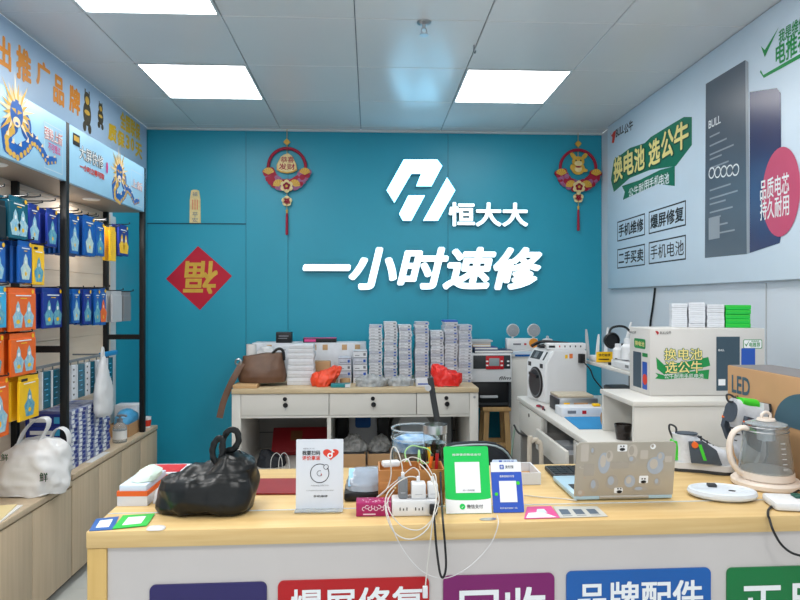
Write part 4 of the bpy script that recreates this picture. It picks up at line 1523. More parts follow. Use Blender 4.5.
for px in (513.5, 534.5):
    x = xw(px, PYY) - (a + b_) / 2
    zc_ = PY(px, 330.5, PYY).z - z2
    lh = MB([WHITE]).lathe([(.02, .05), (.04, .03), (.047, 0), (.043, -.008), (.04, 0), (.02, .012), (.001, .014)], c=(x, .02, zc_), seg=28, T=Matrix.Rotation(-PI / 2, 3, 'X')).cyl((x, .03, h - .001), (x, .03, zc_ - .03), .008).build('lamp_head', t)
    MB(STEEL).lathe([(.038, -.001), (.03, .006), (.012, .011), (.001, .0112)], c=(x, .012, zc_), seg=24, T=Matrix.Rotation(-PI / 2, 3, 'X')).lathe([(.009, -.004), (.012, .008)], c=(x, .01, zc_), seg=12, T=Matrix.Rotation(-PI / 2, 3, 'X')).build('reflector', lh)

# ------------------------------------------------------------------ right-hand workbench
WX, WY0, WY1, WZ = .85, 1.97, 3.68, .77
t = thing('workbench', 'white workbench with drawers along the right wall', 'desk', (WX, (WY0 + WY1) / 2, 0))
cy = (WY0 + WY1) / 2
MB(LAMW).box(0, .885, WY0 - cy, WY1 - cy, WZ - .028, WZ, bev=.006).build('worktop', t)
MB(LAMW).box(.30, .885, 1.2 - cy, WY0 - cy - .001, WZ - .028, WZ, bev=.003).build('worktop_return', t)
MB(LAMW).box(.31, .33, 1.2 - cy, WY0 - cy - .001, 0, WZ - .029).build('side_panel', t)
MB(LAMG).box(.02, .88, WY1 - cy - .03, WY1 - cy - .01, 0, WZ - .029).build('side_panel', t)
MB(LAMW).box(.02, .88, WY0 - cy + .01, WY0 - cy + .03, 0, WZ - .029).build('side_panel', t)
MB(LAMG).box(.86, .88, WY0 - cy + .03, WY1 - cy - .03, .1, WZ - .029).build('back_panel', t)
dY = [3.65, 3.155, 2.66, 2.02]
for k in range(3):
    y1_, y0_ = dY[k] - cy - .006, dY[k + 1] - cy + .006
    MB(LAMW).box(.012, .032, y1_ + .002, y1_ + .010, .585, WZ - .029).build('upright', t)
    dx = 0 if k != 1 else -.03
    top_ = WZ - .034 if k != 1 else WZ - .085
    d = MB([LAMW]).box(.004 + dx, .02 + dx, y0_, y1_, .588, top_, bev=.002).build('drawer', t)
    mb = MB([LAMG])
    mb.box(.021 + dx, .5, y0_ + .01, y1_ - .01, .59, .6).box(.021 + dx, .5, y0_ + .01, y0_ + .02, .6, top_ - .02).box(.021 + dx, .5, y1_ - .02, y1_ - .01, .6, top_ - .02)
    mb.build('drawer_tray', d)
    if k == 0:
        MB(BLACK).cyl((.001, (y0_ + y1_) / 2, top_ - .03), (.004, (y0_ + y1_) / 2, top_ - .03), .01, seg=12).build('lock', d)
mb = MB(BLACK)
q = PX(521, 440, WX + .03)
mb.box(1.0, 1.03, 3.645, 3.651, .5, .56)
o = tag(mb.build('cable_socket'), 'small dark socket on the workbench end panel', 'socket')
o.location.x = -.06
for k, (yy, xx, hh, col) in enumerate(((2.98, .93, .05, LGREY), (2.82, .93, .04, CARDW))):
    o = tag(MB(col).box(xx - .05, xx + .06, yy - .06, yy + .06, 0, hh, bev=.004).build('tool_box'), ('grey small tool box lying in the half-open workbench drawer', 'white small parts box lying in the half-open workbench drawer')[k], 'box')
    o.location.z = .6005

# separator machine with the round door
t = thing('screen_separator', 'white box-shaped repair machine with a dark round door on the workbench', 'machine', (.94, 3.38, WZ + .0005), (0, 0, R(10)))
mw, md, mh, ch = .24, .25, .285, .06
prof = [(0, 0), (0, mh - .075), (.045, mh), (mw, mh), (mw, 0)]
T = Matrix.Rotation(PI / 2, 4, 'X')
mb = MB(WHITE)
mb.prism([(x, z_) for x, z_ in prof], -md, 0, T=T)
bmesh.ops.bevel(mb.bm, geom=mb.bm.edges[:], offset=.006, segments=2, affect='EDGES')
mb.build('housing', t)
TL = Matrix(((0, 0, -1, 0), (-1, 0, 0, md / 2), (0, 1, 0, 0), (0, 0, 0, 1)))    # local (u, v, h) on the -X face: u to -Y
dr = MB([BLACK, DARK])
dr.m(0).disc(0, .1, .086, h=.006, th=.006, seg=40, T=TL).m(1).disc(0, .1, .07, h=.009, th=.003, seg=40, T=TL)
dr = dr.build('round_door', t)
mb = MB([GREY])
mb.ring(0, .1, .076, .008, h=.0095, T=TL)
mb.build('door_rim', dr)
MB(BLACK).prism([(-.05, .14), (.05, .13), (.05, .145), (-.05, .155)], .009, .022, T=TL).build('door_handle', dr)
mb = MB([DARK, GREY])
mb.m(0).rect(-.1, -.065, .185, .208, h=.002, th=.002, T=TL).m(0).rect(.05, .085, .185, .208, h=.002, th=.002, T=TL)
mb.build('button_panel', t)
ang = math.atan2(.075, .045)
T2 = Matrix.Translation((.0, 0, mh - .075)) @ Matrix(((0, math.cos(ang), -math.sin(ang), 0), (-1, 0, 0, md / 2), (0, math.sin(ang), math.cos(ang), 0), (0, 0, 0, 1)))
mb = MB([DARK, GREY])
mb.m(0).rect(-.1, .02, .02, .07, h=.002, th=.002, T=T2).m(1).rect(-.06, -.02, .026, .064, h=.003, T=T2).m(0).rect(.06, .075, .02, .07, h=.002, th=.002, T=T2)
mb.build('display_panel', t)
mb = MB([mat('orange_sticker', (226, 120, 60), .5), YELLOW])
mb.rect(.135, .155, mh - .045, mh - .02, h=.001, T=Matrix.Rotation(PI / 2, 4, 'X')).m(1).rect(.11, .125, mh - .045, mh - .025, h=.001, T=Matrix.Rotation(PI / 2, 4, 'X'))
mb.build('warning_stickers', t, flat=True)
pl = MB(BLACK).box(.185, .215, -.03, 0, mh - .07, mh - .02, bev=.004).build('power_plug', t)
mb = MB(BLACK)
mb.tube([(.2, -.03, mh - .06), (.225, -.06, mh - .1), (.26, -.05, mh - .16), (.33, -.08, mh - .24), (.40, -.12, .004)], .004, seg=6)
mb.build('power_cord', t)
# power strip and leads on the machine
zt = WZ + mh + .001
t = thing('power_strip', 'long white power strip lying on top of the round-door machine', 'power strip', (1.05, 3.46, zt))
MB(WHITE).box(-.09, .125, -.025, .025, 0, .034, bev=.004).build('strip_body', t)
mb = MB([INK, RED])
for k in range(5):
    x = -.02 + k * .029
    mb.m(1 if k == 0 else 0).box(x - .003, x + .003, -.0262, -.025, .012, .022)
mb.m(0).box(-.08, -.045, -.0262, -.025, .01, .022)
mb.build('sockets', t)
mb = MB(BLACK)
mb.tube([(-.09, 0, .018), (-.12, .02, .022), (-.10, .05, .02), (-.02, .06, .035), (.06, .05, .03), (.1, .045, .008)], .004, seg=6)
mb.build('lead', t)
def tangle(name, label, c, rx, ry, rz, n, r, col, seed, cat='cable'):
    rnd = random.Random(seed)
    mb = MB(col)
    pts = []
    for k in range(n):
        a = k * 1.1
        pts.append((rx * math.cos(a) * rnd.uniform(.6, 1), ry * math.sin(a) * rnd.uniform(.6, 1), r + rz * abs(math.sin(k * .7)) * rnd.uniform(.3, 1)))
    mb.tube(pts, r, seg=6)
    o = tag(mb.build(name), label, cat)
    o.location = c
    return o
mb = MB([DARK, BLACK])
mb.box(-.07, .07, -.02, .05, 0, .02, bev=.006).m(1).tube([(-.11, 0, .012), (-.05, .02, .034), (.04, -.01, .03), (.11, .02, .012)], .009, seg=8)
o = tag(mb.build('hand_tool'), 'black hand tool lying behind the power strip on the machine', 'tool')
o.location = (1.02, 3.56, zt)
mb = MB([LGREY])
mb.lathe([(.001, 0), (.045, 0), (.045, .02), (.025, .045), (.008, .05), (.008, .062), (.001, .064)], seg=20)
o = tag(mb.build('lidded_pot'), 'small grey lidded pot behind the black hand tool', 'pot')
o.location = (1.02, 3.64, zt)

# trays and mat on the worktop
a = xw(563, 3.0)
t = thing('tool_tray', 'grey metal equipment tray with a dark end on the workbench', 'tray', (.93, 3.1, WZ + .0005))
mb = MB([STEEL])
mb.box(0, .19, 0, .16, 0, .07, bev=.003)
mb.build('tray_body', t)
MB(DARK).box(-.006, -.0005, .005, .155, .004, .066, bev=.001).build('end_panel', t)
MB(mat('board_greige', (188, 178, 158), .5)).box(.0, .18, .03, .17, .0705, .082, bev=.002).build('pale_lid', t)
mb = MB([CARTON, INK, YELLOW])
mb.box(.07, .14, -.001, 0, .02, .05).m(1).box(.16, .2, -.001, 0, .02, .04).m(2).box(.02, .05, -.001, 0, .03, .05)
mb.build('printed_labels', t, flat=True)
mb = MB([CARDW, INKG, RED])
mb.box(0, .205, 0, .105, 0, .043, bev=.003).m(1).box(.03, .07, -.0008, 0, .016, .03).m(2).box(.1, .12, -.0008, 0, .014, .03)
o = tag(mb.build('white_carton'), 'low white carton between the metal tray and the blue mat', 'box')
o.location = (.905, 2.99, WZ + .0005)
o = tag(MB([YELLOW]).box(0, .035, 0, .03, 0, .012, bev=.004).build('yellow_case'), 'small yellow case on the low white carton by the cubby', 'case')
o.location = (1.07, 3.02, WZ + .044)
mb = MB(MATB)
mb.prism([(.895, 2.70), (1.25, 2.70), (1.25, 2.975), (.915, 2.975)], 0, .004)
o = tag(mb.build('repair_mat'), 'bright blue repair mat on the workbench', 'mat')
o.location.z = WZ + .0005
mb = MB([KNOTRED, BLACK])
mb.tube([(.86, 3.3, .006), (.88, 3.25, .008), (.865, 3.2, .006)], .005).m(1).tube([(.868, 3.32, .005), (.872, 3.27, .012), (.868, 3.18, .005)], .004)
o = tag(mb.build('tool_lead'), 'short dark red lead before the round-door machine', 'cable')
o.location = (0.003, -.02, WZ + .001)
mb = MB(mat('brown_tape', (190, 130, 60), .4))
mb.lathe([(.015, -.015), (.03, -.015), (.03, .015), (.015, .015), (.015, -.015)], seg=28, caps=False, T=Matrix.Rotation(PI / 2, 3, 'Y'))
o = tag(mb.build('tape_roll'), 'brown tape roll standing on the blue mat by the cubby', 'tape')
o.location = (1.03, 2.75, WZ + .035)

# raised shelf with white device
t = thing('riser_shelf', 'raised dark shelf over the far end of the workbench', 'shelf', (1.19, 3.08, WZ + .0005))
MB(LAMW).box(0, .56, -.36, .42, .205, .223, bev=.003).build('shelf_board', t)
for x in (.25, .55):
    MB(DARK).box(x - .01, x + .01, -.34, .4, 0, .204).build('shelf_support', t)
RZ = WZ + .2245
t = thing('flat_white_machine', 'flat white device with grey keys on the raised shelf', 'machine', (1.2, 3.06, RZ))
MB(WHITE).box(0, .3, -.34, .08, 0, .036, bev=.006).build('housing', t)
MB(LGREY).box(.04, .28, -.3, .05, .0365, .044, bev=.003).build('lid', t)
mb = MB([GREY, BLACK])
for k in range(3):
    mb.m(k % 2).box(-.001, 0, -.3 + k * .08, -.26 + k * .08, .012, .026)
mb.build('key_strip', t)
# small cardboard and cables under the riser
o = tag(MB(BLACK).box(0, .12, 0, .3, 0, .12, bev=.01).build('black_case'), 'black case in the shadow below the raised shelf', 'case')
o.location = (1.2, 2.95, WZ + .0005)
o = tangle('cable_tangle', 'dark cable tangle under the raised shelf', (1.19, 2.85, WZ + .001), .06, .05, .05, 14, .004, BLACK, 3)

# router
t = thing('wifi_router', 'white router with upright antennas at the far end of the raised shelf', 'router', (1.29, 3.41, RZ))
MB(WHITE).box(-.09, .09, -.06, .06, 0, .03, bev=.008).build('router_body', t)
for x, y, dx, h in ((-.1, .03, -.012, .16), (-.045, .05, .01, .13), (.0, .05, .016, .17), (.075, .0, .05, .2)):
    mb = MB([LGREY if x < -.09 else WHITE])
    mb.loft([[(x + k * dx + q * math.cos(a), y + q * math.sin(a), .012 + k * h) for a in [R(60 * i) for i in range(6)]] for k, q in ((0, .009), (.35, .01), (.8, .008), (1, .005))])
    mb.build('antenna', t)
mb = MB([YELLOW, INK])
mb.rect(0, .088, 0, .055, h=.001, th=.001).m(1).text('请勿触摸', .012, .076, .03, .045, h=.0014).rect(.012, .07, .012, .018, h=.0014)
o = tag(mb.build('warning_tag', flat=True), 'yellow warning tag taped to the end of the raised shelf', 'tag')
o.rotation_euler = FB
o.location = (1.128, 3.16, RZ + .0)
o.location = (1.135, 2.718, RZ + .0)
o.location = (1.2, 3.346, RZ + .001)
# black clamp lamp and white clutter
t = thing('camera_lamp', 'black clamp lamp with a round head beside the battery poster', 'lamp', (1.255, 3.21, RZ))
MB(BLACK).lathe([(.001, 0), (.04, 0), (.04, .012), (.001, .012)], seg=20).build('base', t)
mb = MB(BLACK)
mb.tube([(0, 0, .01), (.0, .01, .09), (-.02, .01, .13), (-.02, 0, .15)], .006)
mb.tube([(.0, 0, .1), (.09, -.01, .12), (.05, 0, .19), (-.02, 0, .19), (-.04, 0, .15)], .006)
mb.build('bent_arm', t)
MB([BLACK]).lathe([(.001, .05), (.03, .045), (.042, 0), (.036, -.01), (.03, .005), (.001, .01)], c=(-.03, -.02, .125), seg=24, T=Matrix.Rotation(-PI / 2, 3, 'X')).build('lamp_head', t)
for k, (x, y, hh, ww, lab) in enumerate(((1.225, 3.11, .07, .05, 'white small bottle-like pot nearest the yellow tag on the flat white device'), (1.24, 3.03, .1, .06, 'white tall pot in the middle on the flat white device'), (1.25, 2.95, .06, .07, 'white squat pot near the printed carton on the flat white device'))):
    mb = MB(WHITE)
    mb.lathe([(.001, 0), (ww / 2, 0), (ww / 2, hh * .6), (ww * .3, hh * .75), (ww * .3, hh), (.001, hh)], seg=18)
    o = tag(mb.build('white_pot'), lab, 'pot', 'white pots on the flat device')
    o.location = (x, y, RZ + .0445)
# wall cable
mb = MB(BLACK)
X = XR - .008
pts = [PX(655, 288, X), PX(653, 305, X), PX(650, 327, X), PX(651, 345, X), PX(650, 380, X)]
mb.tube(pts, .006, seg=6)
o = tag(mb.build('wall_cable'), 'thin black cable running down the right wall under the poster', 'cable')
mb = MB(BLACK)
mb.tube([(1.42, 2.78, RZ + .046), (1.36, 2.9, RZ + .16), (1.46, 2.95, RZ + .21), (1.6, 2.95, RZ + .2), (XR - .01, 2.95, RZ + .18)], .0045, seg=6)
o = tag(mb.build('arched_cable'), 'black cable arching from the wall to the flat white device', 'cable')

# ------------------------------------------------------------------ cubby, battery carton and what is on it
CBX, CBY, CBZ = .986, 2.35, HC - .375
t = thing('white_cubby', 'white open-sided cubby box on the workbench under the printed carton', 'cubby', (CBX, CBY, WZ + .0005))
h = CBZ - WZ - .0005
MB(LAMW).box(-.006, .46, -.006, .34, h - .02, h, bev=.003).build('top_board', t)
MB(LAMW).box(0, .455, 0, .018, 0, h - .021, bev=.002).build('front_board', t)
MB(LAMW).box(0, .455, .315, .333, 0, h - .021, bev=.002).build('back_board', t)
MB(LAMW).box(.437, .455, .019, .314, 0, h - .021).build('inner_side', t)
t = thing('dark_cup', 'small dark glass cup inside the open side of the cubby', 'cup', (1.005, 2.5, WZ + .001))
MB(mat('smoky_glass', (60, 52, 50), .1, trans=.5, var=0)).lathe([(.001, 0), (.026, 0), (.034, .06), (.032, .06), (.024, .004), (.001, .004)], seg=24).build('cup_wall', t)
MB(LEATHER).lathe([(.001, .005), (.024, .005), (.028, .03), (.001, .031)], seg=20).build('contents', t)

BY = 2.47
bx0, bx1 = xw(650, BY), xw(765, BY)
bz0, bz1 = CBZ + .001, PY(700, 328.5, BY).z
t = thing('battery_carton', 'large white carton printed in green and yellow on the cubby', 'box', (bx0, BY, bz0))
bw, bh, bd = bx1 - bx0, bz1 - bz0, .2
MB(mat('carton_offwhite', (206, 204, 200), .55, var=.03)).box(0, bw, 0, bd, 0, bh, bev=.003).build('carton', t)
TF = Matrix.Rotation(PI / 2, 4, 'X')
s_ = lambda x, y: ((x - 650) / 115 * bw, (398 - y) / 69.5 * bh)
def r_(x0, x1, y0, y1):
    a, b_ = s_(x0, y1), s_(x1, y0)
    return a[0], b_[0], a[1], b_[1]
mb = MB([PRINTG, PRINTLY, PRINTW, RED, INK, mat('phone_box_dark', (56, 78, 92), .4), PRINTB, DGREEN])
mb.m(0).prism([(s_(x, y)[0], s_(x, y)[1]) for x, y in ((656, 358), (664, 366), (685, 363), (708, 358), (710, 367), (690, 372), (664, 376), (657, 370))][::-1], .0006, .0006, T=TF)
mb.m(0).prism([(s_(x, y)[0], s_(x, y)[1]) for x, y in ((655, 374), (665, 377), (690, 373), (709, 371), (708, 381), (690, 379), (665, 381), (655, 380), (658, 377))][::-1], .0008, .0008, T=TF)
mb.m(7).text('换电池', *r_(663.5, 702.5, 348.5, 361.5), h=.001, bold=.07, T=TF).text('选公牛', *r_(664.5, 702.5, 361.5, 375), h=.001, bold=.07, T=TF)
mb.m(1).text('换电池', *r_(664, 702, 349, 361), h=.0016, bold=.015, T=TF).text('选公牛', *r_(665, 702, 362, 374.5), h=.0016, bold=.015, T=TF)
mb.m(2).text('公牛耐用手机电池', *r_(664, 703, 375, 380.2), h=.0016, bold=.0, T=TF)
mb.m(3).prism([s_(655, 331), s_(657.5, 331), s_(659, 333), s_(657.5, 335)][::-1], .001, .001, T=TF)
mb.m(4).text('BULL公牛', *r_(660, 671, 331, 334.4), h=.001, bold=.01, T=TF)
mb.m(5).rect(*r_(716, 739.5, 337, 393), h=.0008, T=TF)
mb.m(2).rect(*r_(718, 725, 381, 387.5), h=.0012, T=TF).text('BULL', *r_(718, 724, 350, 352), h=.0012, T=TF)
mb.m(6).rect(*r_(741, 755, 349, 388), h=.0008, T=TF, r=.004)
mb.m(0).rect(*r_(743, 762, 340, 349.5), h=.0007, r=.005, T=TF)
mb.m(2).rect(*r_(743.6, 761.4, 340.6, 348.9), h=.0009, r=.005, T=TF)
mb.m(0).text('电推荐', *r_(749, 760, 343, 348), h=.0012, bold=.02, T=TF).text('我是维修', *r_(751, 759, 340.9, 342.7), h=.0012, T=TF)
mb.m(0).prism([s_(744, 343.5), s_(746, 347.5), s_(750, 340), s_(746, 345.5)], .0012, .0012, T=TF)
mb.build('printed_front', t, flat=True)
TLS = Matrix(((0, 0, -1, 0), (-1, 0, 0, bd), (0, 1, 0, 0), (0, 0, 0, 1)))
mb = MB([PRINTG, PRINTLY, INK, mat('phone_box_dark', (56, 78, 92), .4), PRINTB, PRINTR, PRINTW])
mb.m(2).text('BULL公牛', .01, .07, bh - .028, bh - .016, h=.0008, T=TLS)
mb.m(0).rect(.05, .16, bh - .085, bh - .045, h=.0006, r=.01, T=TLS)
mb.m(1).text('换电池', .06, .15, bh - .075, bh - .055, h=.001, bold=.02, T=TLS)
mb.m(3).rect(.04, .12, .02, .165, h=.0007, T=TLS).m(4).rect(.13, .175, .02, .13, h=.0007, r=.004, T=TLS).m(5).disc(.155, .06, .022, h=.001, T=TLS)
mb.m(0).rect(.13, .18, .15, .165, h=.0008, T=TLS)
mb.build('printed_end', t, flat=True)
# cases on the carton
cols = [(671.5, 687.5, 303.5, 6, 0), (688.5, 705.5, 302.5, 6, 0), (707, 724.5, 304.5, 6, 0), (725.5, 751, 305, 5, 1)]
zt = bz1 + .0005
wp = gp = None
for k, (x0, x1, yt, n_, gcol) in enumerate(cols):
    Y = BY + .04
    hh = (PY(700, yt, Y).z - zt) / n_
    P0, dv = Vector((xw(671, 2.6), 2.6)), Vector((math.cos(R(18)), -math.sin(R(18))))
    ss = []
    for px_ in (x0, x1):
        rr_ = ray(px_, 300)
        ss.append((P0.y * rr_.x - P0.x * rr_.y) / (dv.x * rr_.y - dv.y * rr_.x))
    a, b_ = ss
    cc = P0 + dv * ((a + b_) / 2)
    for j in range(n_):
        if gcol and gp is None:
            o = gp = MB([GBOX, LIME]).box(-.045, .045, 0, .075, 0, .0195, bev=.0015, seg=1).m(1).box(-.0455, .0455, -.0005, .0755, .012, .014).build('slim_case')
        elif not gcol and wp is None:
            o = wp = MB([CARDW, LGREY]).box(-.045, .045, 0, .075, 0, .0195, bev=.0015, seg=1).m(1).box(-.04, .04, -.0005, .075, .009, .0105).build('slim_case')
        else:
            o = (gp if gcol else wp).copy()
            COL.objects.link(o)
        o.scale = ((b_ - a) / .09 * random.uniform(.95, 1), 1, hh / .02)
        o.location = (cc.x, cc.y + random.uniform(-.002, .002), zt + j * hh)
        o.rotation_euler = (0, 0, R(-18))
        lab = f'bright green slim case, {nth(n_ - 1 - j)} from the top of the green pile on the carton' if gcol else f'white slim case, {nth(n_ - 1 - j)} from top, {nth(2 - k)} white pile from the green cases'
        tag(o, lab, 'case', 'slim cases on the printed carton')

# monitor carton standing against the right wall side
lx0 = 1.17
ly1 = 2.045
lz = PX(727, 365, lx0).z
t = thing('monitor_carton', 'tall brown monitor carton with dark LED lettering beside the glass kettle', 'box', (lx0, ly1, WZ + .0005))
h = lz - WZ - .0005
L = .62
MB(CARTON).box(0, .15, -L, 0, 0, h, bev=.003).build('carton', t)
MB(mat('carton_top_grey', (120, 116, 116), .6)).box(.004, .146, -L + .004, -.004, h, h + .001).build('tape_top', t)
TLM = Matrix(((0, 0, -1, 0), (-1, 0, 0, 0), (0, 1, 0, 0), (0, 0, 0, 1)))
def lm(px, py):
    p = PX(px, py, lx0)
    return ly1 - p.y, p.z - WZ - .0005
mb = MB([mat('slate_ink', (64, 96, 112), .5), INK])
u0, v0 = lm(732, 392); u1, v1 = lm(750, 377)
mb.m(0).text('LED', u0, u1, v0, v0 + .056, h=.0008, bold=.03, T=TLM)
u0, v0 = lm(731.5, 404); u1, v1 = lm(738.5, 398)
mb.m(1).text('24"', u0, u1, v0, v0 + .033, h=.0008, bold=.02, T=TLM)
mb.m(1).rect(u0, u0 + .05, v0 - .03, v0 - .02, h=.0008, T=TLM).text('HD', u0 + .01, u0 + .06, v0 - .085, v0 - .05, h=.0008, T=TLM)
c_ = lm(806, 432)
mb.m(0).prism([(c_[0] + .135 * math.cos(R(q)), c_[1] + .1 * math.sin(R(q))) for q in range(0, 181, 10)], .0008, .0008, T=TLM)
mb.build('printed_front', t, flat=True)

# ------------------------------------------------------------------ battery poster on the right wall
XP = XR - .03
b = Board('battery_poster', 'huge pale poster advertising phone batteries on the right wall', 'poster', 'R', XP, -3.3, 1.41)
b.plane, b.val = 'R', XP
y_far = PX(607.5, 291, XP).y
MB(PBLUE).box(-y_far + 3.3, -1.6 + 3.3, 0, ZC - .004 - 1.41, -.028, 0, bev=.002).build('board', b.t)
mb = MB([INK, PRINTR, DGREEN, PRINTLY, PRINTW, PRINTG])
b.text(mb.m(0), 'BULL', 616, 624, 127, 135, bold=.03)
b.text(mb, '公牛', 624.5, 633, 122, 132, bold=.03)
q = b.uv
mb.m(1).prism([q(610, 132), q(611.5, 136), q(613.5, 132), q(616, 130), q(615, 138), q(614, 143), q(612, 143), q(612.5, 137)], .001, .001)
# green flag behind the headline
mb.m(2).prism([q(*c_) for c_ in ((614, 160), (630, 148), (645, 143), (651, 137), (672, 124), (684, 117), (692, 117), (692, 145), (676, 166), (650, 170), (630, 178), (614, 192), (611, 180))][::-1], .0007, .0007)
mb.m(2).prism([q(*c_) for c_ in ((622, 186), (640, 180), (660, 170), (675, 166), (675, 186), (658, 184), (640, 192), (623, 200), (625, 192))][::-1], .0013, .0013)
mb.build('green_flag', b.t, flat=True)
mb = MB([PRINTLY, mat('dark_green_ink', (12, 74, 56), .5, var=0)])
for ch, x0, x1, y0, y1 in (('换', 614, 623, 156, 181), ('电', 624, 634, 150, 175), ('池', 634.5, 645, 146, 171), ('选', 649, 660.5, 139, 165), ('公', 661.5, 674, 130, 158), ('牛', 674.5, 689, 122, 150)):
    b.text(mb.m(1), ch, x0 - .4, x1 + 1.2, y0 - .6, y1 + 1.6, h=.0018, bold=.07)
    b.text(mb.m(0), ch, x0, x1, y0, y1, h=.0026, bold=.035)
mb.build('headline_lettering', b.t, flat=True)
mb = MB([PRINTW])
for k, ch in enumerate('公牛耐用手机电池'):
    x0 = 629 + k * 5.1
    yb_ = 196.5 - k * 2.2 if k < 5 else 185.5 - (k - 5) * .8
    b.text(mb, ch, x0, x0 + 4.7, yb_ - 8.5 - k * .35, yb_, h=.0022, bold=.015)
mb.build('ribbon_lettering', b.t, flat=True)
mb = MB([INK])
for s, x0, x1, yl, yr in (('手机维修', 617.5, 645, (222, 240), (213, 237)), ('爆屏修复', 649, 686, (211, 233), (201, 227)), ('二手买卖', 617.5, 645, (250, 268), (243, 266)), ('手机电池', 649, 686, (242, 264), (235, 260))):
    u0, va = q(x0, yl[1]); _, vb = q(x0, yl[0])
    u1, vc = q(x1, yr[1]); _, vd = q(x1, yr[0])
    v0, v1 = (va + vc) / 2, (vb + vd) / 2
    e = .008
    mb.rect(u0, u1, v0, v0 + e, h=.001).rect(u0, u1, v1 - e, v1, h=.001).rect(u0, u0 + e, v0 + e, v1 - e, h=.001).rect(u1 - e, u1, v0 + e, v1 - e, h=.001)
    mb.text(s, u0 + (u1 - u0) * .05, u1 - (u1 - u0) * .05, v0 + (v1 - v0) * .2, v1 - (v1 - v0) * .18, h=.001, bold=.03 if s != '手机电池' else .005)
mb.build('service_boxes', b.t, flat=True)
mb = MB([mat('battery_dark', (84, 92, 104), .3), mat('battery_edge', (150, 156, 164), .3), mat('phone_back', (62, 58, 92), .25, rgb2=(44, 62, 110), scale=2), PRINTW])
mb.m(0).prism([q(705, 258), q(706, 84), q(745.5, 60), q(747, 254)], .001, .001)
mb.m(1).prism([q(747, 254), q(745.5, 60), q(748.5, 62), q(750, 253)], .0012, .0012)
mb.m(2).prism([q(750, 253), q(750, 92), q(777, 88), q(781, 93), q(782, 232), q(780, 243)], .0014, .0014)
mb.m(3).text('BULL', *b.bb(709, 721, 118, 126), h=.002, bold=.02)
for k in range(14):
    yy = 134 + k * 7.5
    if 166 < yy < 182:
        continue
    mb.m(1).rect(*b.bb(710, 720 + (k * 7) % 19, yy, yy + 1.6), h=.0016)
for k in range(5):
    u, v = q(712 + k * 6, 173 - k * .8)
    mb.m(3).ring(u, v, .026, .007, h=.0018, seg=14)
mb.m(1).rect(*b.bb(709, 720, 217, 239), h=.0018)
mb.build('printed_battery', b.t, flat=True)
mb = MB([mat('rose_badge', (196, 74, 108), .4), PRINTW])
u, v = q(781, 192)
ru = (q(800, 192)[0] - q(762, 192)[0]) / 2
mb.m(0).disc(u, v, ru, ry=.19, h=.003, seg=40)
b.text(mb.m(1), '品质电芯', 761, 790, 176, 197, h=.004, bold=.02)
b.text(mb, '持久耐用', 761, 790, 197, 218, h=.004, bold=.02)
mb.build('round_badge', b.t, flat=True)
mb = MB([PRINTG])
b.text(mb, '我是维修', 779, 806, 22, 36, h=.0016, bold=.02)
b.text(mb, '电推荐', 776, 810, 34, 57, h=.0016, bold=.03)
mb.prism([q(761, 70), q(763.5, 75), q(800, 54), q(815, 46), q(815, 50), q(764, 78), q(760, 72)][::-1], .001, .001)
mb.prism([q(761, 46), q(765, 57), q(779, 27), q(765, 50)], .001, .001)
mb.build('recommend_mark', b.t, flat=True)
# ------------------------------------------------------------------ front counter
CZ = HC - .5
A0 = PZ(86, 532, CZ)
A1 = PZ(800, 515.5, CZ)
CR = math.atan2(A1.y - A0.y, A1.x - A0.x)
CLEN, CDEP = 1.74, .50
counter = thing('service_counter', 'pale wood front counter with a white panel and coloured service plates', 'counter', (A0.x, A0.y, 0), (0, 0, CR))
MC = Matrix.Translation((A0.x, A0.y, 0)) @ Matrix.Rotation(CR, 4, 'Z')
MB(WOOD).box(0, CLEN, 0, .118, CZ - .037, CZ, bev=.002).build('front_top', counter)
MB(WOOD).box(0, CLEN, .122, CDEP, CZ - .037, CZ, bev=.0015).build('rear_top', counter)
MB(TRIMW).box(.001, CLEN - .001, .1182, .1218, CZ - .03, CZ + .0008).build('joint_strip', counter)
MB(WOODV).box(0.001, .042, .002, CDEP - .002, 0, CZ - .0375, bev=.002).build('side_panel', counter)
MB(WOODV).box(CLEN - .042, CLEN - .001, .002, CDEP - .002, 0, CZ - .0375, bev=.002).build('side_panel', counter)
MB(FRONTP).box(.0425, CLEN - .0425, .008, .026, .02, CZ - .0375).build('front_panel', counter)
MB(LAMG).box(.0425, CLEN - .0425, .2, .48, .38, .398).build('inner_shelf', counter)
IC = MC.inverted()


def fp(px, py, off=.008):
    """Local (along, up) of the point seen at px on the counter's front panel."""
    r = ray(px, py)
    o = IC @ Vector((0, 0, HC))
    d = IC.to_3x3() @ r
    t = (off - o.y) / d.y
    q = o + d * t
    return q.x, q.z


TP = Matrix(((1, 0, 0, 0), (0, 0, -1, .008), (0, 1, 0, 0), (0, 0, 0, 1)))
for col, x0, x1, yt, txt, tx0, tx1, tyl, tyr in ((PLNAVY, 150, 267, 584.5, '', 0, 0, 0, 0), (PLRED, 278, 429, 580.5, '爆屏修复', 290, 424, 588.5, 586), (PURPLE, 443, 554, 575.5, '回收', 459, 545, 588, 586), (PLBLUE, 566, 710, 571, '品牌配件', 577, 702, 582, 580), (PLGREEN, 726, 862, 567.5, '正品', 741, 822, 584, 581)):
    u0, v1 = fp(x0, yt)
    u1, _ = fp(x1, yt - (x1 - x0) * .02)
    pn = MB(col).rect(u0, u1, v1 - .125, v1, r=.013, h=.004, th=.004, T=TP).build('service_plate', counter)
    if txt:
        a, vt = fp(tx0, tyl)
        b_, _ = fp(tx1, tyl)
        MB(PRINTW).text(txt, a, b_, vt - (b_ - a) / len(txt) * .98, vt, h=.0048, bold=.028, T=TP).build('lettering', pn, flat=True)


def on(px, py, z=0.0005):
    p = PZ(px, py, CZ)
    p.z = CZ + z
    return p


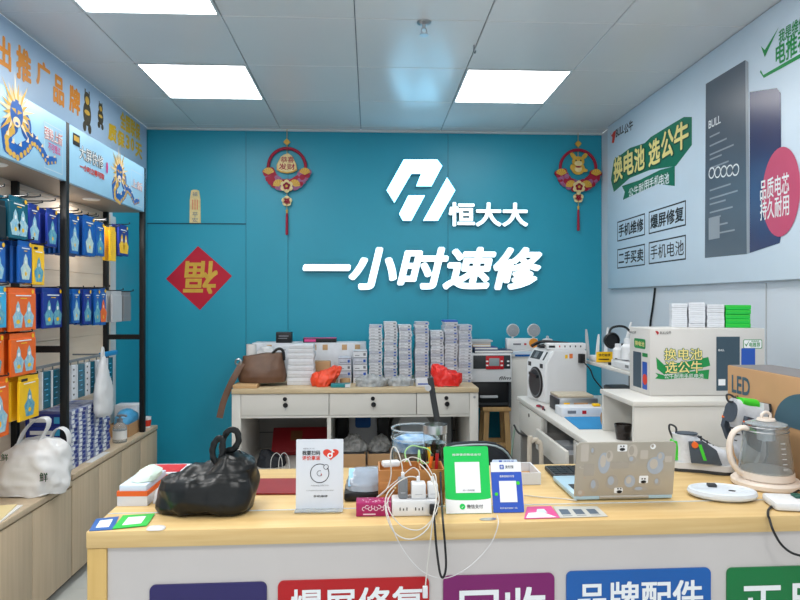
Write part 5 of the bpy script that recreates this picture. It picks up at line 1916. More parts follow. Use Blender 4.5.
# black carrier bag
Y = 1.56
o0 = Vector((PY(209, 500, Y).x, Y, CZ))
g = lambda px, py: PY(px, py, Y) - o0
lv = []
for py, x0, x1, d in ((507.5, 165, 254, .068), (503, 163, 255, .074), (494, 163, 256, .074), (484, 162, 257, .07), (477, 164, 257, .062), (473, 172, 257, .052), (470, 184, 257, .046), (467, 203, 257, .042), (462, 212, 256, .036), (457, 217, 251, .028), (454, 221, 244, .02)):
    a, b_ = g(x0, py), g(x1, py)
    lv.append((max(.0006, a.z), a.x, b_.x, -d, d))
t = thing('carrier_bag', 'full black plastic carrier bag with knotted handles standing on the counter', 'bag', o0)
mb = MB(BAGK)
mb.loft(blob_rings(interp_levels(lv, 6), n=90, p=3.0))
mb.crease(.016, .11, 6, 6, keep_base=.0006)
mb.crease(.006, .045, 6, 8, keep_base=.0006)
mb.build('bag_body', t, angle=70)
for pts, dy in (([(217, 462), (213.5, 452), (216, 442), (222, 437), (224, 447), (222, 460)], -.012), ([(222, 460), (221, 446), (224, 436), (229, 431), (236, 433), (237.5, 442), (233, 450), (227, 452), (226, 462)], .012)):
    m_ = MB(BAGK)
    m_.tube([(g(x, y).x, dy, g(x, y).z) for x, y in pts], .005, seg=12, flat=(.0032, .0075))
    m_.crease(.003, .02, 5, 5)
    m_.build('handle', t, angle=60)

# boxes at the left end
t = thing('orange_banded_box', 'open white box with an orange band at the left end of the counter', 'box', on(117.5, 506.5) + Vector((.035, .0, 0)), (0, 0, -.02))
w, d, h = .036, .15, .055
mb = MB([CARDW])
mb.box(-w, w, 0, d, 0, .004).box(-w, w, 0, .003, .004, .024).box(-w, w, d - .003, d, .004, .024).box(-w, -w + .003, .003, d - .003, .004, .024).box(w - .003, w, .003, d - .003, .004, .024)
mb.build('lower_tray', t)
mb = MB(mat('orange_card', (224, 98, 32), .5))
e = .001
mb.box(-w - e, w + e, -e, .002, .024, .036).box(-w - e, w + e, d - .002, d + e, .024, .036).box(-w - e, -w + .002, .002, d - .002, .024, .036).box(w - .002, w + e, .002, d - .002, .024, .036)
mb.build('orange_band', t)
MB([PBLUE]).box(-w + .003, w - .003, .003, d - .003, .026, .05, bev=.003).build('inner_pad', t)
mb = MB([mat('pale_green_tissue', (206, 226, 214), .7)])
mb.loft(blob_rings(interp_levels([(.001, -.03, .028, -.05, .05), (.012, -.022, .03, -.04, .05), (.022, -.012, .014, -.02, .03), (.027, -.002, .004, -.004, .01)], 3), n=24))
mb.noise_push(.006, 40, 3, keep_base=.001)
o = tag(mb.build('tissue', angle=25), 'pale crumpled tissue on the orange-banded box', 'tissue')
o.location = t.location + Vector((.012, .07, .0505))
t = thing('flat_red_box', 'flat white box with red print behind the orange-banded box', 'box', (-.56, 1.76, CZ + .0005))
MB(CARDW).box(-.06, .15, 0, .1, 0, .034, bev=.002).build('carton', t)
mb = MB(RED)
mb.box(-.055, .04, .01, .09, .0342, .035).box(.06, .145, .012, .088, .0342, .035).box(-.0606, -.06, .005, .095, .012, .03).box(-.055, .145, -.0006, 0, .018, .03)
mb.build('red_print', t)
mb = MB([PINK, CARDW])
lvl = [(.0005, -.02, .02, -.012, .012), (.02, -.018, .018, -.011, .011), (.036, -.01, .01, -.006, .006), (.044, -.004, .004, -.002, .002)]
mb.m(1).loft(blob_rings(interp_levels(lvl, 4), n=24))
mb.noise_push(.004, 50, 7, keep_base=.0005)
o = tag(mb.build('paper_packet', angle=40), 'small white crumpled packet between the orange-banded box and the black bag', 'packet')
o.location = on(162, 503)
# flyers lying flat
for lab, pts, col, grp in (('blue payment card lying flat at the counter corner', ((89, 531.5), (96, 519.5), (119, 517), (113, 530)), PLBLUE, 1), ('bright green payment card lying flat beside the blue one', ((112, 530), (123, 516.5), (155, 514.5), (147, 526.5)), GBOX, 2)):
    P_ = [PZ(x, y, CZ) for x, y in pts]
    c_ = sum(P_, Vector()) / 4
    o = thing('payment_card', lab, 'card', (c_.x, c_.y, CZ + .0006 + .0012 * (grp - 1)))
    loc = [(p.x - c_.x, p.y - c_.y) for p in P_]
    MB(col).prism(loc[::-1] if False else loc, 0, .001).build('card', o)
    k = .5
    mb = MB([PRINTW])
    mb.prism([(x * .55, y * .6) for x, y in loc], .0012, .0013)
    mb.build('blank_white_field', o, flat=True)
mb = MB(FILM)
mb.loft(blob_rings([(0, -.02, .02, -.012, .012), (.003, -.018, .02, -.01, .012), (.006, -.01, .01, -.006, .006)], n=20))
mb.noise_push(.002, 60, 2, keep_base=0)
o = tag(mb.build('plastic_scrap', angle=40), 'small crinkled plastic scrap next to the green payment card', 'scrap')
o.location = on(156, 529)

# maroon board
c_ = [PZ(x, y, CZ) for x, y in ((174, 495.5), (299, 495), (298, 480), (182, 480.5))]
m_ = sum(c_, Vector()) / 4
mb = MB(MAROON)
mb.prism([(p.x - m_.x, p.y - m_.y) for p in c_], 0, .004)
o = tag(mb.build('maroon_folder'), 'dark red flat folder lying between the black bag and the white notice', 'folder')
o.location = (m_.x, m_.y, CZ + .0012)


def standing(name, label, cat, px, py, lean):
    p = on(px, py, .0012)
    return thing(name, label, cat, p, (PI / 2 - R(lean), 0, 0))


# white acrylic notice
t = standing('counter_notice', 'white upright notice with a red heart mark standing on the counter', 'sign', 319.5, 510, 4)
Yn = t.location.y
S = Yn / 640
W = 47 * S / 2
Hn = 69 * S
q = lambda x, y: ((x - 319.5) * S, (510 - y) * S)
MB(mat('acrylic_white', (214, 220, 228), .25, var=.01)).rect(-W, W, 0, Hn, r=.002, h=0, th=.003).build('board', t)
mb = MB(CLEARP)
mb.rect(-W, W, 0.0005, .003, h=.03, th=.06)
mb.build('clear_foot', t)
mb = MB([INK, PRINTR, INKG, PRINTW])
def nt(m_i, s, x0, x1, y0, y1, bold=.01):
    a, b_ = q(x0, y1), q(x1, y0)
    mb.m(m_i).text(s, a[0], b_[0], a[1], b_[1], h=.0008, bold=bold)
nt(2, '推荐有礼扫一扫', 303, 314, 449.3, 450.8, 0)
nt(0, '我要扫码', 302, 320, 452, 456.5, .025)
nt(1, '评价拿返', 302, 320, 457, 461.5, .025)
hp = []
for k in range(36):
    a = 2 * PI * k / 36
    hp.append((16 * math.sin(a) ** 3 / 17, (13 * math.cos(a) - 5 * math.cos(2 * a) - 2 * math.cos(3 * a) - math.cos(4 * a)) / 17))
c0 = q(330.5, 455.5)
mb.m(1).prism([(c0[0] + x * 8.4 * S, c0[1] + y * 6.6 * S) for x, y in hp][::-1], .0008, .0008)
mb.m(3).ring(c0[0] - .8 * S, c0[1] - 1.6 * S, 2 * S, 1.3 * S, h=.0012).rect(c0[0] + .7 * S, c0[0] + 1.9 * S, c0[1] - 1.6 * S, c0[1] + 4.2 * S, h=.0013).ring(c0[0] + 3.6 * S, c0[1] + 4 * S, 2.1 * S, 1.1 * S, h=.0012, a0=180, a1=270)
c1 = q(319.5, 474.5)
mb.m(0).ring(c1[0], c1[1], 9.2 * S, .7 * S, h=.0008, a0=60, a1=395).ring(c1[0] + 6.3 * S, c1[1] + 6.2 * S, 2.4 * S, .5 * S, h=.0008)
mb.m(2).ring(c1[0], c1[1], 2.6 * S, .6 * S, h=.0008, a0=60, a1=330)
mb.m(1).rect(c1[0] + 1.2 * S, c1[0] + 1.9 * S, c1[1] - 2.6 * S, c1[1] - .2 * S, h=.0008)
nt(2, '点击商品详情评价', 310.5, 328.5, 485.8, 487.2, 0)
nt(2, '打开软件扫码参与活动领取', 306, 333.5, 490.8, 491.9, 0)
nt(0, '手机维修', 313.5, 327.5, 495.8, 498, .02)
mb.build('printed_notice', t, flat=True)

# green payment stand
def pay_stand(name, label, px, py, wpx, L, lean, body):
    t = standing(name, label, 'sign', px, py, lean)
    S = t.location.y / 640
    return t, wpx * S / 2, L


t, W, L = pay_stand('payment_stand', 'bright green upright payment stand with a white code field', 469, 514, 46.5, .155, 20, GREEN)
MB(GREEN).rect(-W, W, 0, L, r=.005, h=0, th=.003).build('board', t)
mb = MB(PRINTW)
mb.prism([(-W + .0003, .0003), (W - .0003, .0003), (W - .0003, L * .225)] + [(W * math.cos(R(a)), L * (.225 - .035 * math.sin(R(a)))) for a in range(15, 166, 15)] + [(-W + .0003, L * .225)], .0006, .0006)
mb.rect(-W * .53, W * .57, L * .3, L * .76, h=.0006)
mb.text('推荐使用微信支付', -W * .62, W * .66, L * .855, L * .89, h=.0006, bold=.01)
mb.build('white_fields', t, flat=True)
mb = MB([INKG, GREEN, INK, PRINTW])
mb.text('扫一扫付款', -W * .22, W * .3, L * .325, L * .35, h=.0012)
mb.m(1).disc(-W * .27, L * .1, L * .043, h=.0012)
mb.m(3).prism([(-W * .27 - .003, L * .1), (-W * .27 - .001, L * .1 - .003), (-W * .27 + .004, L * .1 + .003), (-W * .27 - .001, L * .1 - .0012)], .0016, .0016)
mb.m(2).text('微信支付', -W * .08, W * .62, L * .07, L * .13, h=.0012, bold=.01)
mb.build('lettering', t, flat=True)
MB(PRINTW).prism([(-W * .5, 0), (W * .5, 0), (W * .35, L * .7), (-W * .35, L * .7)], 0, .002, T=Matrix.Translation((0, .005 + 0, -.075)) @ Matrix.Rotation(R(28), 4, 'X')).build('easel_leg', t)

t, W, L = pay_stand('payment_stand', 'smaller blue and white upright payment stand beside the bright green stand', 509, 513, 31.5, .116, 20, SBLUE)
MB(SBLUE).rect(-W, W, 0, L, r=.003, h=0, th=.003).build('board', t)
mb = MB(PRINTW)
mb.rect(-W, W, L * .8, L, h=.0006)
mb.rect(-W * .52, W * .6, L * .2, L * .62, h=.0006)
mb.text('推荐使用支付宝', -W * .45, W * .5, L * .69, L * .735, h=.0006)
mb.text('打开支付宝扫一扫', -W * .55, W * .55, L * .07, L * .1, h=.0006)
mb.build('white_fields', t, flat=True)
mb = MB([PRINTB, INK, PRINTW, LIME])
mb.m(0).rect(-W * .42, -W * .14, L * .855, L * .945, h=.0012, r=.0015)
mb.m(2).text('支', -W * .38, -W * .18, L * .87, L * .93, h=.0016)
mb.m(1).text('支付宝', -W * .06, W * .5, L * .87, L * .935, h=.0012, bold=.015)
mb.m(3).disc(W * .72, L * .575, W * .12, h=.0012).disc(-W * .74, L * .36, W * .11, h=.0012)
mb.build('lettering', t, flat=True)
bk = MB(PBLUE).rect(-W * .85, W * .82, .004, L * 1.055, r=.003, h=-.006, th=.002).build('rear_card', t)
mb = MB(PRINTB)
mb.rect(-W * .4, -W * .2, L * 1.005, L * 1.04, h=-.0055).text('支付宝', -W * .1, W * .6, L * 1.008, L * 1.037, h=-.0055)
mb.build('lettering', bk, flat=True)
MB(PRINTW).prism([(-W * .5, 0), (W * .5, 0), (W * .35, L * .7), (-W * .35, L * .7)], 0, .002, T=Matrix.Translation((0, .005, -.06)) @ Matrix.Rotation(R(28), 4, 'X')).build('easel_leg', t)

# coin-like foil and leaflets
mb = MB(STEEL)
mb.disc(0, 0, .02, ry=.009, h=.0012, th=.0012)
o = tag(mb.build('foil_label'), 'small silver oval label stuck to the counter below the bright green stand', 'sticker')
o.location = on(488, 519.5, .0002)
o.rotation_euler = (0, 0, .1)
for name, lab, pts, kind in (('pink_leaflet', 'pink and white leaflet lying flat beside the blue payment stand', ((524, 519.5), (527, 507.5), (551, 506.8), (560, 518.5)), 0), ('code_strip', 'pale printed strip with three dark squares lying beside the pink leaflet', ((560, 518.5), (553, 507.2), (597, 507), (608, 517)), 1)):
    P_ = [PZ(x, y, CZ) for x, y in pts]
    c_ = sum(P_, Vector()) / 4
    L0 = [(p.x - c_.x, p.y - c_.y) for p in P_]
    o = thing(name, lab, 'leaflet', (c_.x, c_.y, CZ + .0012))
    bil = lambda u, v: tuple((L0[0][i] * (1 - u) + L0[3][i] * u) * (1 - v) + (L0[1][i] * (1 - u) + L0[2][i] * u) * v for i in (0, 1))
    if kind == 0:
        MB(PINK).prism(L0[::-1], 0, .0008).build('sheet', o)
        mb = MB([PRINTW, PBLUE])
        mb.prism([bil(.05, .05), bil(.92, .05), bil(.55, .5), bil(.1, .45)], .001, .001).m(1).prism([bil(.36, .45), bil(.72, .42), bil(.66, .75), bil(.4, .75)], .0012, .0012)
        mb.build('white_print', o, flat=True)
    else:
        MB(mat('pale_strip', (196, 196, 188), .4)).prism(L0[::-1], 0, .0008).build('sheet', o)
        mb = MB([mat('slate_square', (84, 100, 116), .5), INKG])
        for k in range(3):
            u = .08 + k * .3
            mb.m(0).prism([bil(u, .25), bil(u + .2, .25), bil(u + .2, .72), bil(u, .72)], .001, .001)
            mb.m(1).prism([bil(u, .12), bil(u + .2, .12), bil(u + .2, .17), bil(u, .17)], .001, .001)
        mb.build('printed_squares', o, flat=True)

# wooden organizer with pens
oz = CZ + .0012
ox0, ox1 = xw(378.5, 1.56), xw(445, 1.56)
t = thing('desk_organizer', 'small amber wooden drawer organizer on the counter behind the power strip', 'organizer', ((ox0 + ox1) / 2, 1.56, oz))
w = (ox1 - ox0) / 2
ORG = mat('amber_wood', (190, 132, 74), .45, scale=8, stretch=(1, 8, 8), rgb2=(172, 114, 58))
h = .085
MB(ORG).box(-w, w, .004, .09, 0, h * .7, bev=.002).build('carcass', t)
mb = MB(ORG)
mb.box(-w, w, .004, .008, h * .7, h).box(-w, w, .086, .09, h * .7, h).box(-w, -w + .004, .008, .086, h * .7, h).box(w - .004, w, .008, .086, h * .7, h).box(.02, .024, .008, .086, h * .7, h)
mb.build('top_tray', t)
for i in range(2):
    for j in range(2):
        a = -w + .003 + i * w
        dr = MB(ORG).box(a, a + w - .006, .0, .0035, .004 + j * .028, .028 + j * .028, bev=.001).build('drawer', t)
        MB(CREAM).lathe([(.001, -.006), (.003, -.005), (.002, 0)], c=(a + w / 2 - .003, 0, .016 + j * .028), seg=10, T=Matrix.Rotation(-PI / 2, 3, 'X')).build('knob', dr)
pb = oz + h * .7 + .001
for lab, dx, dy, tilt, tz, col, L in (('red pen leaning in the organizer tray', .064, .05, .1, .1, RED, .055), ('yellow pen leaning in the organizer tray', .054, .07, -.15, -.1, YELLOW, .065), ('orange screwdriver standing in the organizer tray', .044, .04, .3, 0, ORANGE, .05), ('black pen standing in the organizer tray', .036, .065, .02, .05, BLACK, .055)):
    mb = MB([col, DARK])
    mb.m(1).cyl((0, 0, 0), (0, 0, .012), .0012, .004, seg=8).m(0).cyl((0, 0, .012), (0, 0, L), .0042, seg=10).m(1).cyl((0, 0, L), (0, 0, L + .006), .0036, seg=8)
    o = tag(mb.build('pen'), lab, 'pen', 'pens in the organizer')
    o.location = ((ox0 + ox1) / 2 + dx, 1.56 + dy, pb)
    o.rotation_euler = (tz * .6, tilt * .6, 0)
o = tag(MB(YELLOW).lathe([(.001, 0), (.012, .002), (.012, .014), (.001, .016)], seg=16).build('yellow_bead'), 'small round yellow bead in the organizer tray', 'bead')
o.location = (xw(409, 1.59), 1.595, pb)

# glass jar and tall glass
t = thing('glass_jar', 'wide clear glass jar standing behind the wooden organizer', 'jar', (xw(415.5, 1.79), 1.79, CZ + .0012))
rj, hj = .067, .143
MB(GLASS).lathe([(.001, 0), (rj - .004, 0), (rj, .004), (rj, hj), (rj - .003, hj), (rj - .003, .006), (.001, .006)], seg=48).build('jar_wall', t)
for z_ in (hj, .117):
    MB(CLEARP).tube([((rj - .0005) * math.cos(R(a)), (rj - .0005) * math.sin(R(a)), z_) for a in range(0, 360, 10)], .0026, seg=8, smooth=0, closed=True).build('rim_bead', t)
mb = MB([mat('blue_white_wrap', (206, 222, 232), .3, rgb2=(70, 130, 190), scale=34)])
mb.lathe([(rj - .006, .085), (rj - .005, .11), (rj - .02, .118), (.03, .112), (.001, .115)], seg=36)
mb.noise_push(.004, 40, 4)
mb.build('wrapped_contents', t)
mb = MB(mat('jar_fill_dark', (92, 84, 76), .6, rgb2=(150, 140, 128), scale=40))
mb.lathe([(.001, .008), (rj - .006, .008), (rj - .006, .083), (.001, .084)], seg=36)
mb.build('lower_contents', t)
t = thing('drinking_glass', 'tall clear glass of dark tea right of the jar', 'glass', (xw(435, 1.69), 1.692, CZ + .0012))
MB(GLASS).lathe([(.001, 0), (.028, 0), (.03, .004), (.0315, .172), (.029, .172), (.0275, .008), (.001, .008)], seg=36).build('glass_wall', t)
MB(mat('dark_tea', (34, 30, 30), .1, var=0)).lathe([(.001, .009), (.0268, .009), (.0282, .125), (.001, .125)], seg=32).build('tea', t)
MB(STEEL).lathe([(.0325, .15), (.0328, .165), (.0325, .172)], seg=36, caps=False).build('rim_band', t)

# wrapped mask pack
P_ = on(366, 502, .0012)
t = thing('mask_pack', 'black tray with a blue face mask in clear film beside the organizer', 'package', P_)
MB(BLACK).box(-.055, .048, 0, .1, 0, .022, bev=.006).build('tray', t)
mb = MB([mat('mask_blue', (150, 200, 236), .5, var=.1, scale=30), CLEARP])
TT = Matrix.Translation((0, .01, .024)) @ Matrix.Rotation(R(22), 4, 'X')
mb.box(-.045, .04, .012, .085, 0.001, .006, bev=.002, T=TT)
mb.build('face_mask', t)
mb = MB(mat('film_grey', (196, 204, 214), .2, trans=.5, var=.1, scale=20))
mb.loft(blob_rings(interp_levels([(.022, -.052, .046, .004, .1), (.036, -.05, .045, .01, .1), (.05, -.04, .042, .05, .1), (.06, -.03, .04, .075, .1)], 4), n=40))
mb.noise_push(.003, 50, 4, keep_base=.0225)
mb.build('film_wrap', t, angle=50)
# candy box
a, b_ = PZ(356, 517, CZ), PZ(391.5, 516.5, CZ)
t = thing('candy_box', 'small magenta box with white pattern at the front edge of the counter', 'box', ((a.x + b_.x) / 2, a.y, CZ + .0005))
w = (b_.x - a.x) / 2
MB(mat('magenta_card', (160, 24, 92), .4, var=.06)).box(-w, w, 0, .045, 0, .031, bev=.0015).build('carton', t)
mb = MB([mat('pale_pink_ink', (232, 200, 216), .5)])
rnd = random.Random(4)
TX = Matrix.Rotation(PI / 2, 4, 'X')
for k in range(9):
    mb.ring(-w * .55 + k * w * .17, .018 + .004 * (k % 2), .004, .0018, h=.0006, a0=40 * k, a1=40 * k + 280, seg=10, T=TX)
mb.rect(-w * .6, w * .1, .004, .007, h=.0006, T=TX)
for k in range(30):
    mb.disc(rnd.uniform(-w * .7, w * .95), rnd.uniform(.004, .042), .0018, h=.0312, seg=8)
mb.build('printed_pattern', t, flat=True)

# power strip and chargers
a = on(392, 517)
px0, px1 = PZ(392, 517, CZ).x, PZ(438, 516.5, CZ).x
t = thing('extension_socket', 'white extension socket on the front of the counter with chargers plugged in', 'power strip', ((px0 + px1) / 2, a.y, CZ + .0005))
w = (px1 - px0) / 2
SH_ = .037
MB(WHITE).box(-w, w, 0, .05, 0, SH_, bev=.004).build('strip_body', t)
mb = MB(INK)
for c_ in (-.5, .18):
    for dx in (-.008, 0, .008):
        mb.box(w * c_ + dx - .0012, w * c_ + dx + .0012, -.0006, 0, .014, .021 if dx else .019)
mb.build('sockets', t)
MB(BLACK).box(w * .62, w * .97, -.012, -.0005, .006, .03, bev=.003).build('black_plug', t)
sy = a.y
top = CZ + SH_ + .001
def charger(lab, x0, x1, col, h, y):
    a, b_ = xw(x0, sy + y), xw(x1, sy + y)
    t = thing('phone_charger', lab, 'charger', ((a + b_) / 2, sy + y, top), group='chargers on the extension socket')
    w = (b_ - a) / 2
    MB(col).box(-w, w, -.016, .016, .0, h, bev=.004).build('charger_body', t)
    MB(WHITE).box(-.004, .004, -.003, .003, h, h + .014, bev=.0015).build('usb_plug', t)
    MB(LGREY).box(-w * .5, w * .5, -.0166, -.016, h * .3, h * .34).build('printed_mark', t)
    return t
charger('slim grey charger standing in the extension socket', 398, 407.5, GREY, .045, .026)
charger('square white charger in the middle of the extension socket', 411, 425.5, WHITE, .036, .022)
charger('white charger at the black plug end of the extension socket', 427.5, 437.5, WHITE, .034, .026)


def cable(name, lab, pts, r, col, extra=None, grp=None):
    t = MB(col)
    t.tube(pts, r, seg=7, smooth=8)
    o = t.build(name)
    tag(o, lab, 'cable', grp)
    if extra:
        extra(o)
    return o


CABW_ = mat('white_cable', (206, 203, 196), .45, var=.02)
def pcl(L, Y):
    return [PY(x, y, yy if yy else Y) for x, y, yy in L]
cable('charging_cable', 'white charging cable looping from the square white charger down over the counter edge', pcl([(418, 485, 1.51), (417, 478, 1.51), (408, 477, 1.5), (396, 484, 1.46), (386, 497, 1.42), (387, 517, 1.40), (396, 534, 1.395), (412, 539, 1.393), (428, 528, 1.395), (435, 508, 1.43), (436, 492, 1.45), (429, 474, 1.5), (420, 464, 1.53)], 0), .0014, CABW_)
cable('charging_cable', 'white charging cable rising from the slim grey charger to the wooden organizer', pcl([(402.5, 478, 1.52), (402, 466, 1.52), (398, 452, 1.53), (393, 447, 1.54), (390.5, 458, 1.545), (391, 476, 1.54), (386, 490, 1.535), (378, 497, 1.53)], 0), .0014, CABW_)
o = cable('charging_cable', 'white charging cable dangling down the front panel with its plug over the red plate', pcl([(432, 484, 1.51), (433, 474, 1.5), (436, 478, 1.46), (436, 500, 1.43), (433, 520, 1.398), (430, 545, 1.393), (427, 570, 1.393), (425.5, 586, 1.393)], 0), .0014, CABW_)
m_ = MB(WHITE)
e = PY(425.2, 586, 1.392)
m_.box(-.0055, .0055, -.0035, .0035, -.026, 0, bev=.0015)
pl = m_.build('usb_plug', o)
pl.location = e
cable('thin_cable', 'thin white cable hanging in a long low sweep across the front panel', pcl([(392, 500, 1.53), (386, 505, 1.45), (391, 524, 1.398), (402, 548, 1.395), (418, 568, 1.395), (434, 577, 1.397), (450, 577, 1.40), (470, 566, 1.405), (490, 545, 1.41), (498, 525, 1.41), (497, 515, 1.45)], 0), .0011, mat('thin_cable_white', (206, 204, 204), .4, var=0))
cable('power_cable', 'black power cord looping over the counter edge beside the bright green stand', pcl([(433.5, 512, 1.47), (434.5, 522, 1.395), (436.5, 548, 1.391), (440, 573, 1.391), (443.5, 577, 1.391), (446, 566, 1.391), (445, 545, 1.392), (443, 522, 1.398), (442, 508, 1.45), (441, 490, 1.5), (440.5, 472, 1.53)], 0), .0026, BLACK)
cable('charging_cable', 'white charging cable arching from the middle charger over the organizer to its left side', pcl([(418, 482, 1.512), (419, 472, 1.52), (412, 468, 1.54), (400, 478, 1.535), (390, 486, 1.535), (381, 494, 1.53), (376, 498, 1.53)], 0), .0013, CABW_)
cable('charging_cable', 'white charging cable looping above the organizer before the jar', pcl([(404, 462, 1.58), (412, 457, 1.6), (424, 462, 1.58), (432, 474, 1.545), (437, 488, 1.50), (439, 500, 1.47), (436, 512, 1.45), (430, 522, 1.41), (418, 530, 1.393), (402, 526, 1.393), (390, 512, 1.40), (388, 500, 1.43), (394, 490, 1.47)], 0), .0012, CABW_)
cable('green_cable', 'pale green cable in small loops before the glass jar', pcl([(407, 462, 1.6), (405, 452, 1.62), (411, 446, 1.63), (420, 447, 1.63), (429, 450, 1.62), (432, 460, 1.61), (422, 463, 1.6), (419, 450, 1.62), (418, 462, 1.6)], 0), .0017, mat('green_cable', (150, 200, 130), .4))
mb = MB(WHITE)
mb.box(-.022, .022, -.012, .012, 0, .014, bev=.004, T=Matrix.Rotation(.2, 4, 'Z')).tube([(.02, .0, .008), (.04, -.01, .02), (.05, -.012, .004)], .002, seg=6)
o = tag(mb.build('cable_adapter'), 'white cable adapter lying across the organizer tray', 'adapter')
o.location = (xw(391, 1.58), 1.6, oz + h + .0005)
cable('thin_cable', 'thin pale cable lying on the counter from the blue stand to the laptop', [PZ(x, y, CZ + .003) for x, y in ((524, 495), (540, 497), (556, 498), (570, 499.5), (577, 500.5))], .0014, CABW_)

# open tray box, keyboard, notebook parts
P_ = on(541, 485)
t = thing('open_white_box', 'small open white box behind the blue payment stand', 'box', (P_.x, P_.y, CZ + .0012))
mb = MB(CARDW)
w, d, h2 = .1, .115, .032
mb.box(-w, 0, 0, d, 0, .003).box(-w, 0, 0, .004, .003, h2).box(-w, 0, d - .004, d, .003, h2).box(-w, -w + .004, .004, d - .004, .003, h2).box(-.004, 0, .004, d - .004, .003, h2)
mb.build('tray', t)
MB(CARTON).box(-w + .005, -.005, .005, d - .005, .0035, .008).build('brown_lining', t)
P_ = on(584, 479)
mb = MB([DARK, BLACK])
mb.box(-.085, .1, 0, .1, 0, .012, bev=.003)
for i in range(9):
    for j in range(4):
        mb.m(1).box(-.08 + i * .019, -.064 + i * .019, .008 + j * .022, .026 + j * .022, .012, .014)
o = tag(mb.build('black_keypad'), 'black keypad at the rear edge of the counter behind the laptop', 'keyboard')
o.location = (P_.x, P_.y, CZ + .0012)
o.location.y = min(P_.y, 1.80)

# laptop seen from behind
HB = PZ(575.5, 502.5, CZ)
HR = PZ(674, 500.5, CZ)
LW = (HR - HB).length
t = thing('laptop', 'open silver laptop with many stickers on its lid, screen turned away', 'laptop', (HB.x, HB.y + .004, CZ + .0012), (0, 0, math.atan2(HR.y - HB.y, HR.x - HB.x)))
MB(mat('laptop_deck', (176, 206, 222), .35, metal=.2)).box(0, LW, .004, .185, .002, .014, bev=.003).build('base', t)
mb = MB([DARK])
for i in range(12):
    for j in range(5):
        a = .015 + i * (LW - .03) / 12
        mb.box(a, a + (LW - .03) / 12 - .002, .015 + j * .017, .03 + j * .017, .0141, .0152)
mb.box(LW * .35, LW * .65, .115, .17, .0141, .0146)
mb.build('keys', t)
lt = 8
LT = Matrix.Translation((0, .004, .012)) @ Matrix.Rotation(PI / 2 + R(lt), 4, 'X')
LH = (PY(582, 446, HB.y - .02) - HB).z / math.cos(R(lt)) - .008
lid_poly = [(.0, 0), (LW, 0), (LW + .0, LH - .006), (LW - .006, LH), (.006, LH), (0, LH - .006)]
lid = MB(SILVERLID).prism(lid_poly, -.005, .001, T=LT).build('lid', t)
MB(BLACK).rect(.006, LW - .006, .008, LH - .006, h=-.0056, th=.0003, T=LT).build('screen', lid)
MB(SILVERLID).cyl((LW * .25, .006, .008), (LW * .75, .006, .008), .005, seg=12).build('hinge_bar', t)
mb = MB([mat('sticker_pale', (188, 182, 172), .5, var=.05), mat('sticker_grey', (166, 160, 150), .5), mat('sticker_blue', (164, 174, 186), .5), PRINTW, INK, mat('sticker_tan', (182, 166, 150), .5)])
st = [(0, .08, .82, .022, .05), (1, .16, .85, .012, .02), (0, .09, .55, .03, .008), (1, .13, .5, .03, .035), (2, .28, .62, .03, .055), (0, .33, .75, .018, .03), (3, .455, .9, .028, .02), (0, .56, .82, .026, .04), (1, .56, .68, .02, .02), (0, .68, .77, .022, .026), (3, .765, .92, .014, .014), (0, .455, .6, .03, .014), (1, .44, .58, .05, .02), (2, .8, .56, .042, .045), (2, .85, .72, .02, .026), (0, .93, .68, .02, .018), (1, .37, .26, .032, .038), (2, .55, .27, .028, .032), (3, .69, .3, .026, .022), (1, .19, .2, .024, .036), (1, .66, .12, .04, .014), (3, .44, .1, .024, .016), (5, .06, .06, .02, .018), (1, .83, .25, .018, .022), (5, .09, .35, .006, .006)]
for k, (m_i, u, v, ru, rv) in enumerate(st):
    mb.m(m_i)
    hh = .0014 + k * 1e-5
    if k % 3 == 0:
        mb.rect(u * LW - ru * .45, u * LW + ru * .45, v * LH - rv * .45, v * LH + rv * .45, h=hh, r=.003, T=LT)
    else:
        mb.disc(u * LW, v * LH, ru * .5, ry=rv * .5, h=hh, T=LT)
        mb.m((m_i + 1) % 3).disc(u * LW - ru * .1, v * LH + rv * .1, ru * .25, ry=rv * .3, h=hh + .0002, T=LT)
mb.m(4)
for u, v in ((.455, .89), (.69, .27), (.45, .09)):
    mb.disc(u * LW, v * LH - .002, .007, ry=.004, h=.0022, T=LT).disc(u * LW + .003, v * LH + .006, .002, h=.0022, T=LT).disc(u * LW - .004, v * LH + .006, .002, h=.0022, T=LT)
mb.build('stickers', lid, flat=True)

# phone holder arm
P_ = PY(436, 470, 1.9)
t = thing('phone_holder_arm', 'black flat phone holder arm clamped to the rear edge of the counter', 'holder', (P_.x, 1.885, CZ))
Yh = 1.905
m_ = MB(DARK)
m_.tube([(PY(440, 450, Yh).x - P_.x, .035, -.01 + .06), (PY(438, 424, Yh).x - P_.x, .035, PY(438, 424, Yh).z - CZ), (PY(434, 400, Yh).x - P_.x, .034, PY(434, 400, Yh).z - CZ), (PY(430.5, 378, Yh).x - P_.x, .03, PY(430.5, 378, Yh).z - CZ)], .01, seg=10, flat=(.004, .0095), smooth=4)
m_.build('arm', t)
m_ = MB(BLACK)
m_.box(-.015, .035, -.03, .045, .0015, .012, bev=.002).box(-.01, .03, .031, .045, -.06, .0), m_.box(-.01, .03, -.03, .045, -.07, -.06)
m_.box(PY(440, 450, Yh).x - P_.x - .01, PY(440, 450, Yh).x - P_.x + .01, .025, .045, .01, .055, bev=.003)
m_.build('clamp', t)
kx, kz = PY(428, 388, Yh).x - P_.x, PY(428, 388, Yh).z - CZ
MB(LGREY).lathe([(.001, -.006), (.009, -.006), (.009, .006), (.001, .006)], c=(kx, .022, kz), seg=16, T=Matrix.Rotation(PI / 2, 3, 'X')).build('pivot_knob', t)

